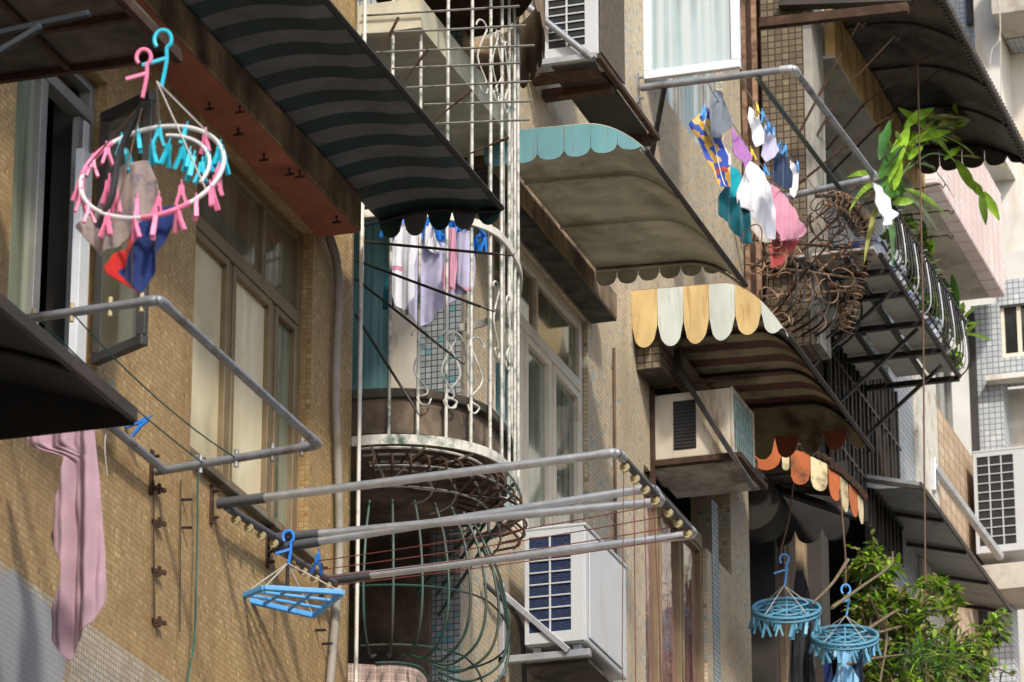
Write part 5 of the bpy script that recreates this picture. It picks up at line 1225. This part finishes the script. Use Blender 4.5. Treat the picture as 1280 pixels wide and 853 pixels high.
# orange / white awning with rounded corner
def curved_awning():
    Yn_ = at(940, 590, X=.05).y
    root = thing('awning', 'small rounded orange and white awning with rusty tiled top', 'awning', (.2, Yn_ + .4, at(1000, 600, Y=Yn_).z))
    tongues = [((940, 548), (977, 548), 588), ((977, 552), (986, 552), 588), ((988, 562), (1012, 566), 606), ((1013, 570), (1034, 580), 614), ((1036, 586), (1050, 594), 626), ((1051, 596), (1060, 604), 640), ((1062, 606), (1072, 616), 646), ((1073, 618), (1079, 626), 655)]
    xs = [.0, .24, .33, .52, .67, .74, .78, .80, .82]; ys_ = [0, .0, .01, .02, .10, .22, .36, .52, .66]
    v = MB(); path = []
    for i, ((xa, ya_), (xb, yb_), yl) in enumerate(tongues):
        # plan position grows outward first, then turns along the street
        Ya = Yn_ + ys_[i]; Yb = Yn_ + ys_[i + 1]
        A = at(xa, ya_, Y=Ya); Bq = at(xb, yb_, Y=Yb); zl = at((xa + xb) / 2, yl, Y=(Ya + Yb) / 2).z
        path += [A, Bq]; low = []
        for q in range(9):
            u = q / 8; p = A.lerp(Bq, u); rb = min((Bq - A).length * .5, .09); p.z = zl + rb - rb * math.sqrt(max(0, 1 - (2 * u - 1) ** 2)); low.append(p)
        n_ = Vector((-(Bq - A).y, (Bq - A).x, 0)).normalized() * .004
        v.prism([A, Bq] + low[::-1], n_, i % 2 if i != 1 else 1)
    v.build('scalloped_valance', [M['orange_paint'], M['cream_old']], root)
    inner = [Vector((.0, p.y + .15, p.z + .16)) for p in path]
    s = MB(); s.sheet([path, [p.lerp(q, .5) + Vector((0, 0, .05)) for p, q in zip(path, inner)], inner]); s.build('roof_sheet', M['brown_sheet'], root, solid=.006)
    t = MB(); P_ = spline(path, 4); L_ = 0
    acc_ = [0]
    for i in range(1, len(P_)): acc_.append(acc_[-1] + (P_[i] - P_[i - 1]).length)
    d = 0
    while d < acc_[-1]:
        i = max(1, next(j for j in range(len(acc_)) if acc_[j] >= d)); p = P_[i - 1].lerp(P_[i], (d - acc_[i - 1]) / max(1e-6, acc_[i] - acc_[i - 1]))
        t.tube([p + Vector((.02, 0, .02)), p.lerp(Vector((0, p.y + .3, p.z + .2)), .9) + Vector((0, 0, .03))], .022, 7); d += .042
    t.build('tile_roofing', M['rust'], root, smooth=True)
    # far end board
    Ye = Yn_ + 1.0
    w = MB(); zz = at(1000, 640, Y=Ye).z
    for k in range(3):
        a_ = at(958 + k * 34, 600, Y=Ye).x; b_ = at(992 + k * 34, 600, Y=Ye).x
        low = [Vector((a_ + (b_ - a_) * q / 8, Ye, at(990, 664, Y=Ye).z - .09 * math.sqrt(max(0, 1 - (q / 4 - 1) ** 2)))) for q in range(9)]
        w.prism([Vector((a_, Ye, zz + .3)), Vector((b_, Ye, zz + .3))] + low[::-1], (0, .004, 0))
    w.build('far_valance', M['gutter_black'], root)
    w = MB(); w.tube([at(935, 600, Y=Yn_ + .5), at(1070, 645, Y=Yn_ + .9)], .03, 8); w.build('cross_pipe', M['black_steel'], root, smooth=True)
curved_awning()
m = MB(); yq2 = at(944, 620, X=.05).y + .1; c = at(940, 630, Y=yq2)
m.tube([c + Vector((0, -.02, 0)), c + Vector((0, .25, 0))], [.17, .17], 20); m.build('vent_pipe', M['gutter_black'], smooth=True, label='dark round pipe mouth under the orange awning', cat='pipe')
# grey metal lean-to awning
YnM = at(1080, 594, X=.05).y
ma = thing('metal_awning', 'grey metal lean-to awning above the leafy bush', 'awning', (.3, YnM + 1, at(1150, 606, Y=YnM).z))
Pn0 = at(1030, 592, Y=YnM); Pn1 = at(1149, 606, Y=YnM); Yf_ = at(1262, 758, X=Pn1.x).y; dv = Vector((0, Yf_ - YnM, 0))
Pn0.z = Pn1.z + .16
mb = MB(); mb.prism([Pn0, Pn1, Pn1 + Vector((0, 0, .012)), Pn0 + Vector((0, 0, .012))], dv); mb.build('roof_sheet', M['metal_sheet'], ma)
mb = MB(); mb.prism([Pn0 + Vector((0, -.004, .02)), Pn1 + Vector((0, -.004, .02)), Pn1 + Vector((0, -.004, -.015)), Pn1 + Vector((-.28, -.004, -.0)), Pn0 + Vector((0, -.004, -.06))], (0, .004, 0)); mb.build('end_board', M['bracket'], ma)
mb = MB()
for t in (.0, .25, .5, .75, 1.): y = dv * t; mb = MB(); mb.bar(Pn0 + y - Vector((0, 0, .02)), Pn1 + y - Vector((0, 0, .02)), .02, .025); mb.build('rib', M['gutter_edge'], ma)
mb = MB(); mb.bar(Pn1 + Vector((.008, 0, 0)), Pn1 + dv + Vector((.008, 0, 0)), .014, .04); mb.build('front_rail', M['gutter_edge'], ma)

# ------------------------------------------------------------------ far blocks at the right
B4 = thing('apartment_block', 'sunlit far block with tan brick parapet and pale grey tiles', 'building', (0, 31, 0))
yb0 = at(1163, 495, X=.0).y + .13; yb1 = at(1216, 576, X=0).y; zbk = at(1190, 535, X=0).z
mb = MB(); mb.box((-.2, yb0, 0), (.0, yb1, zbk)); mb.build('brick_parapet', M['brick'], B4)
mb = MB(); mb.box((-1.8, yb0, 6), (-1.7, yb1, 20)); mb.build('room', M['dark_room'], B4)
frm = MB(); frame_x(frm, -.19, -.14, yb0, yb1, zbk + .001, zbk + 1.3, .05)
for t in (.33, .66): yy = yb0 + (yb1 - yb0) * t; frm.box((-.188, yy - .02, zbk + .051), (-.142, yy + .02, zbk + 1.25))
fwd = frm.build('window', M['frame_grey'], B4); pane_x('pane', -.165, yb0 + .05, yb1 - .05, zbk + .05, zbk + 1.25, M['glass_dark'], fwd)
yt = yb1 + .02
def fx(px): return at(px, 450, Y=yt).x
def fz(py): return at(1240, py, Y=yt).z
zl_, zh_ = fz(452), fz(382)
mb = MB(); xa_ = fx(1216) ; xw0 = fx(1252); xe = fx(1330)
mb.box((xa_, yt, 0), (xw0, yt + .2, fz(380))); mb.box((xw0, yt, fz(475)), (xe, yt + .2, fz(449))); mb.box((xw0 + .0, yt + .0, fz(383)), (xe, yt + .2, fz(352)))
mb.build('tile_wall', M['white_tile'], B4)
mb = MB(); mb.box((xw0 + .001, yt + .04, fz(449) + .002), (xe, yt + .08, fz(442))); mb.box((fx(1272), yt + .04, fz(442) + .001), (fx(1277), yt + .08, fz(384))); mb.box((xw0 + .001, yt + .04, fz(442) + .001), (fx(1256), yt + .08, fz(384)))
wd = mb.build('window', M['frame_cream'], B4)
mb = MB(); mb.box((xw0, yt + .06, fz(449)), (xe, yt + .065, fz(383))); mb.build('pane', M['glass_dark'], wd)
mb = MB(); mb.box((fx(1232), yt + .25, fz(700)), (xe, yt + .5, fz(475))); mb.box((fx(1234), yt - .12, fz(482)), (xe, yt - .001, fz(476)));  mb.build('wall', M['white_wall'], B4)
mb = MB(); mb.box((fx(1216) - .03, yt - .03, 4), (fx(1216) + .03, yt - .001, fz(390))); mb.build('corner_strip', M['frame_dark'], B4)
# pink parapet and soffit
XP = .34
p0 = at(1176, 232, X=XP); p1 = at(1257, 374, X=XP); zpk = (p0.z + p1.z) / 2
mb = MB(); mb.box((XP - .12, p0.y - .1, zpk), (XP, p1.y - .0, zpk + .85)); mb.build('balcony_parapet', M['pink_render'], B4, bevel=.01)
mb = MB(); mb.box((-.6, p0.y - .1, zpk + .01), (XP - .121, p1.y, zpk + .1)); mb.build('balcony_soffit', M['soffit_white'], B4)
# tall white walls behind
YW = yt + 2.2
mb = MB(); X1w = at(1205, 200, Y=YW).x
mb.box((-3, YW, 0), (4.5, YW + .3, 26)); mb.build('wall', M['white_wall'], B4)
def slab(px0, py0, px1, py1, mt, dy, nm):
    a_ = at(px0, py0, Y=YW - dy); b_ = at(px1, py1, Y=YW - dy); q = MB(); q.box((a_.x, YW - dy, a_.z), (b_.x, YW - .001, b_.z)); q.build(nm, M[mt], B4)
slab(1225, 200, 1243, -60, 'white_wall', .5, 'pilaster'); slab(1200, 90, 1220, -60, 'white_tile', .25, 'tile_panel'); slab(1208, 30, 1212, -60, 'frame_dark', .3, 'window_bar')
slab(1240, 18, 1300, -60, 'soffit_white', .8, 'balcony'); slab(1258, 50, 1300, 22, 'white_tile', .3, 'tile_panel'); slab(1260, 380, 1300, 352, 'white_tile', .4, 'tile_panel')
slab(1256, 380, 1300, 310, 'white_wall', .12, 'ledge')
m = MB(); m.tube(spline([at(1246, -10, Y=YW - .9), at(1250, 20, Y=YW - .9), at(1249, 50, Y=YW - .9), at(1240, 62, Y=YW - .9), at(1237, 82, Y=YW - .9)]), .006, 5); m.tube([at(1250, 20, Y=YW - .9), at(1252, 130, Y=YW - .9)], .005, 5)
m.build('cable', M['cord_white'], smooth=True, label='loose pale cable dangling on the sunlit white wall', cat='cable')
# far outdoor unit with its bracket
ya4 = yt - .35
xa = at(1217, 600, Y=ya4).x; xb = at(1279, 600, Y=ya4).x; z0 = at(1217, 694, Y=ya4).z; z1 = at(1217, 564, Y=ya4).z
r4 = ac_split('air_conditioner', 'grey white outdoor unit on the far tiled wall at the right edge', xa, xb + .02, ya4, ya4 + .32, z0, z1, 3, 10, mats=('ac_white', 'ac_black'), feet=False)
wb = thing('wall_bracket', 'pale steel bracket with diagonal brace beside the far outdoor unit', 'bracket', at(1200, 640, X=.05))
m = MB(); m.bar(at(1167, 584, X=.04), at(1251, 697, X=.30), .05, .05); m.bar(at(1166, 575, X=.03), at(1166, 615, X=.03), .05, .06); m.build('brace', M['steel'], wb, bevel=.004)
m = MB(); a_ = at(1226, 742, Y=ya4 - .05); b_ = at(1300, 700, Y=ya4 - .05); m.box((a_.x, ya4 - .05, a_.z + .02), (b_.x, ya4 + .5, b_.z)); m.build('shelf', M['soffit_white'], wb)
# long thin wire in front
m = MB(); Yw_ = at(1150, 500, X=.75).y; m.tube([at(1145, -20, Y=Yw_), at(1154, 400, Y=Yw_), at(1158, 900, Y=Yw_)], .006, 5); m.build('wire', M['cord_brown'], smooth=True, label='long thin rusty wire hanging straight down past the plant cage', cat='wire')

# ------------------------------------------------------------------ blue ring hangers under the orange awning
def blue_ring(px, py, wpx, Y_, label, hookpx, group='blue peg rings under the orange awning'):
    c = at(px, py, Y=Y_); D_ = (c - CAM).dot(FW); Rr_ = wpx / F_PX * D_
    root = thing('ring_hanger', label, 'clothes hanger', c, group)
    e1 = RT; v_ = ray(px, py).normalized(); pu = (UP - v_ * UP.dot(v_)).normalized(); e2 = (pu * .30 + v_ * .95).normalized(); up = e1.cross(e2).normalized()
    if up.z < 0: up = -up
    P_ = lambda a_, k=1., h=0.: c + e1 * (Rr_ * k * math.cos(a_)) + e2 * (Rr_ * k * math.sin(a_)) + up * h
    m = MB()
    for h in (-.012, .012): m.tube([P_(2 * math.pi * i / 32, 1., h) for i in range(32)], .010, 6, closed=True)
    m.build('ring', M['dusty_blue'], root, smooth=True)
    m = MB()
    for i in range(4): m.tube([P_(math.pi * i / 4, 1.), P_(math.pi * i / 4 + math.pi, 1.)], .007, 6)
    m.tube([P_(2 * math.pi * i / 20, .5) for i in range(20)], .008, 6, closed=True); m.build('spoke', M['dusty_blue'], root, smooth=True)
    top = at(hookpx[0], hookpx[1], Y=Y_); j = at(hookpx[0], hookpx[2], Y=Y_)
    hook_part(root, top, (top - j).length, 'sky_plastic')
    for i in range(4): m = MB(); m.tube([j, P_(math.pi / 4 + math.pi / 2 * i, .95)], .003, 5); m.build('cord', M['cord_white'], root, smooth=True)
    pegs_on(root, PEG['dusty_blue'], [P_(2 * math.pi * i / 14, .97, -.02) for i in range(14)] + [P_(2 * math.pi * i / 6, .5, -.02) for i in range(6)], sc=1.2, rnd=random.Random(int(px)))
    return c, Rr_
Yb1 = at(985, 765, X=.35).y
blue_ring(983, 763, 42, Yb1, 'empty dusty blue peg ring in front of the dark recess', (980, 693, 732))
Yb2 = Yb1 + .5
blue_ring(1056, 797, 41, Yb2, 'dusty blue peg ring holding a pale blue cloth beside the bush', (1057, 731, 770))
cloth('pale_blue_cloth', 'pale blue cloth pegged in the peg ring by the bush', 'cloth', [M['c_sky']], [(1052, 802), (1060, 802), (1066, 835), (1074, 850), (1068, 870), (1046, 872), (1040, 855), (1046, 830)], Y=Yb2 - .03, folds=2, amp=.02, seed=30)
cloth('navy_sock', 'dark blue sock left of the pale blue cloth', 'sock', [M['c_navy']], [(1029, 815), (1038, 815), (1042, 860), (1032, 868)], Y=Yb2, folds=1, amp=.01, seed=31)
cloth('navy_sock', 'dark blue sock right of the pale blue cloth', 'sock', [M['c_denim']], [(1068, 815), (1077, 815), (1080, 850), (1070, 860)], Y=Yb2, folds=1, amp=.01, seed=32)
cloth('black_coat', 'long black garment hanging behind the empty blue ring', 'clothing', [M['c_black']], [(995, 712), (1003, 712), (1012, 740), (1018, 800), (1022, 880), (985, 880), (987, 800), (990, 740)], Y=Yb1 + .5, folds=2, amp=.03, seed=33)
for (pts, lab) in ((((992, 605), (986, 650), (976, 690), (980, 700)), 'brown cord from the orange awning to the empty blue ring'), (((1050, 612), (1054, 660), (1057, 700), (1057, 735)), 'brown cord from the orange awning to the ring beside the bush')):
    m = MB(); m.tube(spline([at(x_, y_, Y=Yb1 if pts[0][0] < 1000 else Yb2) for x_, y_ in pts]), .006, 5); m.build('hanging_cord', M['cord_brown'], smooth=True, label=lab, cat='cord')

# ------------------------------------------------------------------ plants
def leaf(mb, p, d, n, L_, W_, m=0, curl=.25, seg=4, wav=0.):
    d = d.normalized(); s = d.cross(n).normalized(); n = s.cross(d)
    rows = []
    for i in range(seg + 1):
        t = i / seg; w = W_ * .5 * math.sin(math.pi * min(1, t * .93 + .05)) ** .8; c = p + d * (L_ * t) - Vector((0, 0, 1)) * (curl * L_ * t * t); wv = wav * math.sin(t * 14) * W_
        rows.append([c - s * w + n * (w * .35 + wv), c, c + s * w + n * (w * .35 - wv)])
    mb.sheet(rows, m=m)
def bush(name, label, blobs, count, L_, W_, seed, mats=('leaf', 'leaf_deep', 'leaf_pale'), wts=(.6, .3, .1), stems=True, root_px=None):
    rnd = random.Random(seed); cs = [(at(px, py, X=X_), r) for px, py, X_, r in blobs]
    base = Vector((sum(c.x for c, r in cs) / len(cs), sum(c.y for c, r in cs) / len(cs), min(c.z - r for c, r in cs)))
    root = thing(name, label, 'plant', base); f = MB(); st = MB()
    for c, r in cs:
        k = int(count * (r ** 2) / sum(q ** 2 for _, q in cs))
        tips = []
        for i in range(max(3, k // 9)):
            v_ = Vector((rnd.gauss(0, 1), rnd.gauss(0, 1), rnd.gauss(.2, 1))).normalized() * r * rnd.uniform(.5, 1.1)
            tip = c + v_; tips.append(tip); mid = c.lerp(tip, .5) + Vector((0, 0, .03))
            pts = spline([c - Vector((0, 0, r * .6)), mid, tip], 4); st.tube(pts, .005, 4)
            for q in range(9):
                t = rnd.uniform(.35, 1.); p = pts[min(len(pts) - 1, int(t * (len(pts) - 1)))]
                d = Vector((rnd.uniform(-1, 1), rnd.uniform(-1, 1), rnd.uniform(-.5, .8))); n_ = Vector((rnd.uniform(-.6, .6), rnd.uniform(-.6, .6), 1))
                x_ = rnd.random(); mi = 0 if x_ < wts[0] else 1 if x_ < wts[0] + wts[1] else 2
                leaf(f, p, d, n_, L_ * rnd.uniform(.6, 1.25), W_ * rnd.uniform(.7, 1.2), mi)
    f.build('foliage', [M[q] for q in mats], root, smooth='all'); st.build('stem', M['stem'], root, kind='stuff')
    return root
bush('bush', 'bright leafy bush growing out below the grey metal awning', [(1090, 705, .5, .18), (1110, 740, .55, .24), (1085, 770, .45, .2), (1130, 790, .6, .3), (1165, 740, .6, .14), (1190, 760, .6, .14), (1110, 840, .5, .3), (1170, 830, .65, .32), (1215, 840, .7, .28), (1235, 800, .7, .17), (1245, 775, .75, .08), (1150, 870, .6, .3), (1210, 880, .6, .3), (1075, 720, .4, .13)], 3800, .078, .034, 5, wts=(.55, .2, .25))
g_ = thing('grassy_plant', 'dark arching strap leaved plant inside the leafy bush', 'plant', at(1160, 830, X=.75)); m = MB(); rnd = random.Random(9)
for i in range(70):
    p = at(1165 + rnd.uniform(-30, 30), 835 + rnd.uniform(-15, 15), X=.75); d = Vector((rnd.uniform(-1, 1), rnd.uniform(-1, .6), rnd.uniform(.2, 1))); leaf(m, p, d, Vector((0, 0, 1)), rnd.uniform(.3, .55), .018, rnd.random() < .3, curl=.5, seg=6)
m.build('foliage', [M['leaf_deep'], M['leaf']], g_, smooth='all')
tw = thing('bare_branches', 'bare pruned branches poking out of the leafy bush', 'branches', at(1100, 760, X=.5))
for pts in (((1040, 760), (1075, 735), (1112, 708), (1116, 690)), ((1080, 790), (1110, 770), (1140, 752), (1150, 735)), ((1060, 830), (1100, 822), (1160, 816)), ((1102, 775), (1108, 800), (1100, 853)), ((1060, 700), (1040, 730), (1015, 755)), ((1085, 745), (1095, 765), (1104, 790)), ((1070, 800), (1120, 785), (1158, 778))):
    m = MB(); P_ = spline([at(x_, y_, X=.62) for x_, y_ in pts]); m.tube(P_, [.011 - .005 * i / len(P_) for i in range(len(P_))], 6); m.build('branch', M['stem'], tw, smooth=True)
bush('bush', 'small green bush behind the curled rusty cage', [(1130, 290, .35, .13), (1150, 310, .35, .12), (1120, 270, .3, .08), (1145, 345, .4, .12), (1105, 262, .3, .07), (1160, 380, .4, .1)], 420, .075, .04, 6)
# big-leaved hanging plant
bp = thing('large_leaf_plant', 'long wavy leaved plant reaching out in front of the brown awning', 'plant', at(1110, 250, X=.75)); m = MB(); s_ = MB()
big = [((1100, 200), (1112, 150), .05, 1), ((1098, 225), (1125, 178), .05, 1), ((1105, 235), (1135, 150), .06, 0), ((1150, 165), (1218, 126), .05, 2), ((1150, 150), (1215, 140), .05, 2), ((1160, 160), (1240, 143), .05, 0), ((1135, 180), (1185, 155), .05, 0), ((1130, 160), (1165, 128), .05, 0), ((1180, 195), (1258, 192), .04, 2),
       ((1140, 205), (1168, 205), .035, 1), ((1135, 200), (1152, 180), .04, 0), ((1195, 200), (1218, 235), .05, 0), ((1210, 225), (1230, 245), .045, 0), ((1226, 240), (1232, 275), .04, 0), ((1230, 240), (1248, 272), .045, 0), ((1180, 200), (1200, 182), .03, 0), ((1108, 220), (1100, 260), .04, 1), ((1120, 235), (1108, 245), .04, 1), ((1125, 200), (1118, 232), .045, 0)]
for (a_, b_, w_, mi) in big:
    A_ = at(*a_, X=.75); B_ = at(*b_, X=.78 + .05 * (b_[0] > 1180)); leaf(m, A_, B_ - A_, -ray(*a_) + Vector((rnd.uniform(-.3, .3), 0, rnd.uniform(0, .5))), (B_ - A_).length * 1.05, w_ * 1.45, mi, curl=.06, seg=9, wav=.10)
for i in range(50):
    q_ = rnd.choice([(1170, 150), (1190, 160), (1150, 155), (1112, 230), (1120, 205), (1130, 190), (1145, 178), (1160, 172), (1105, 250), (1120, 240)]); a_ = (q_[0] + rnd.uniform(-8, 12), q_[1] + rnd.uniform(-10, 10)); an = rnd.uniform(-2.6, .5) if rnd.random() < .75 else rnd.uniform(-3.1, 3.1); L2 = rnd.uniform(28, 58)
    A_ = at(*a_, X=.75 + rnd.uniform(-.15, .05)); B_ = at(a_[0] + L2 * math.cos(an), a_[1] + L2 * math.sin(an), X=.75 + rnd.uniform(-.2, .15)); leaf(m, A_, B_ - A_, -ray(*a_) + Vector((rnd.uniform(-.6, .6), rnd.uniform(-.3, .3), rnd.uniform(0, .8))), (B_ - A_).length, rnd.uniform(.03, .055), rnd.choice((0, 0, 1, 1, 2)), curl=.15, seg=7, wav=.08)
for pts in (((1108, 255), (1130, 215), (1160, 175), (1185, 160)), ((1130, 215), (1165, 192), (1200, 205), (1225, 240)), ((1108, 255), (1112, 220), (1120, 180)), ((1108, 300), (1107, 270), (1108, 255))): s_ = MB(); s_.tube(spline([at(x_, y_, X=.75) for x_, y_ in pts]), .006, 6); s_.build('stem', M['stem_green'], bp, smooth=True)
m.build('foliage', [M['leaf'], M['leaf_deep'], M['leaf_pale']], bp, smooth='all')
sp = thing('rosette_plant', 'pointed green rosette plant in the far end of the plant cage', 'plant', at(1198, 430, X=.6)); m = MB(); rnd = random.Random(12)
for i in range(26):
    p = at(1198, 405, X=.6) + Vector((0, 0, rnd.uniform(-.15, .1))); d = Vector((rnd.uniform(-1, 1), rnd.uniform(-1, 1), rnd.uniform(.1, 1.4))); leaf(m, p, d, Vector((0, 0, 1)), rnd.uniform(.22, .36), .055, i % 2, curl=.25, seg=6)
m.build('foliage', [M['leaf'], M['leaf_deep']], sp, smooth='all')
bush('bush', 'low foliage trailing along inside the plant cage', [(1155, 345, .55, .09), (1170, 375, .55, .1), (1185, 400, .55, .1), (1140, 320, .5, .08), (1190, 450, .6, .08), (1125, 300, .5, .1), (1150, 330, .45, .1), (1165, 400, .5, .09)], 620, .07, .035, 15)

# ------------------------------------------------------------------ light, sky, camera
w = bpy.data.worlds.new('World'); SC.world = w; w.use_nodes = True
nt = w.node_tree; bg = nt.nodes['Background']; sky = nt.nodes.new('ShaderNodeTexSky'); sky.sky_type = 'NISHITA'; sky.sun_disc = False
SUN_EL, SUN_AZ = R(42), R(38)       # azimuth of the sun measured from -Y (behind the camera) towards +X (the street side)
sky.sun_elevation = SUN_EL
sd = Vector((math.sin(SUN_AZ) * math.cos(SUN_EL), -math.cos(SUN_AZ) * math.cos(SUN_EL), math.sin(SUN_EL)))   # towards the sun
sky.sun_rotation = math.atan2(sd.x, sd.y)
sky.air_density = 1.0; sky.dust_density = 2.0
nt.links.new(sky.outputs[0], bg.inputs[0]); bg.inputs[1].default_value = .15
ld = bpy.data.lights.new('sun', 'SUN'); ld.energy = 2.0; ld.angle = R(5); ld.color = (1, .93, .82)
lo = bpy.data.objects.new('sun', ld); COL.objects.link(lo); lo.rotation_euler = (-sd).to_track_quat('-Z', 'Y').to_euler(); lo.location = (0, 0, 40)
cd = bpy.data.cameras.new('camera'); co = bpy.data.objects.new('camera', cd); COL.objects.link(co)
cd.sensor_width = 36; cd.lens = 36 * F_PX / 1280; cd.clip_end = 2000; cd.clip_start = .1
rot = Matrix((RT, UP, -FW)).transposed(); co.matrix_world = Matrix.Translation(CAM) @ rot.to_4x4()
cd.dof.use_dof = True; cd.dof.focus_distance = 20.5; cd.dof.aperture_fstop = 8.5
SC.camera = co
SC.view_settings.view_transform = 'Standard'; SC.view_settings.look = 'None'; SC.view_settings.exposure = .92; SC.view_settings.use_white_balance = True; SC.view_settings.white_balance_temperature = 6350; SC.view_settings.gamma = 1
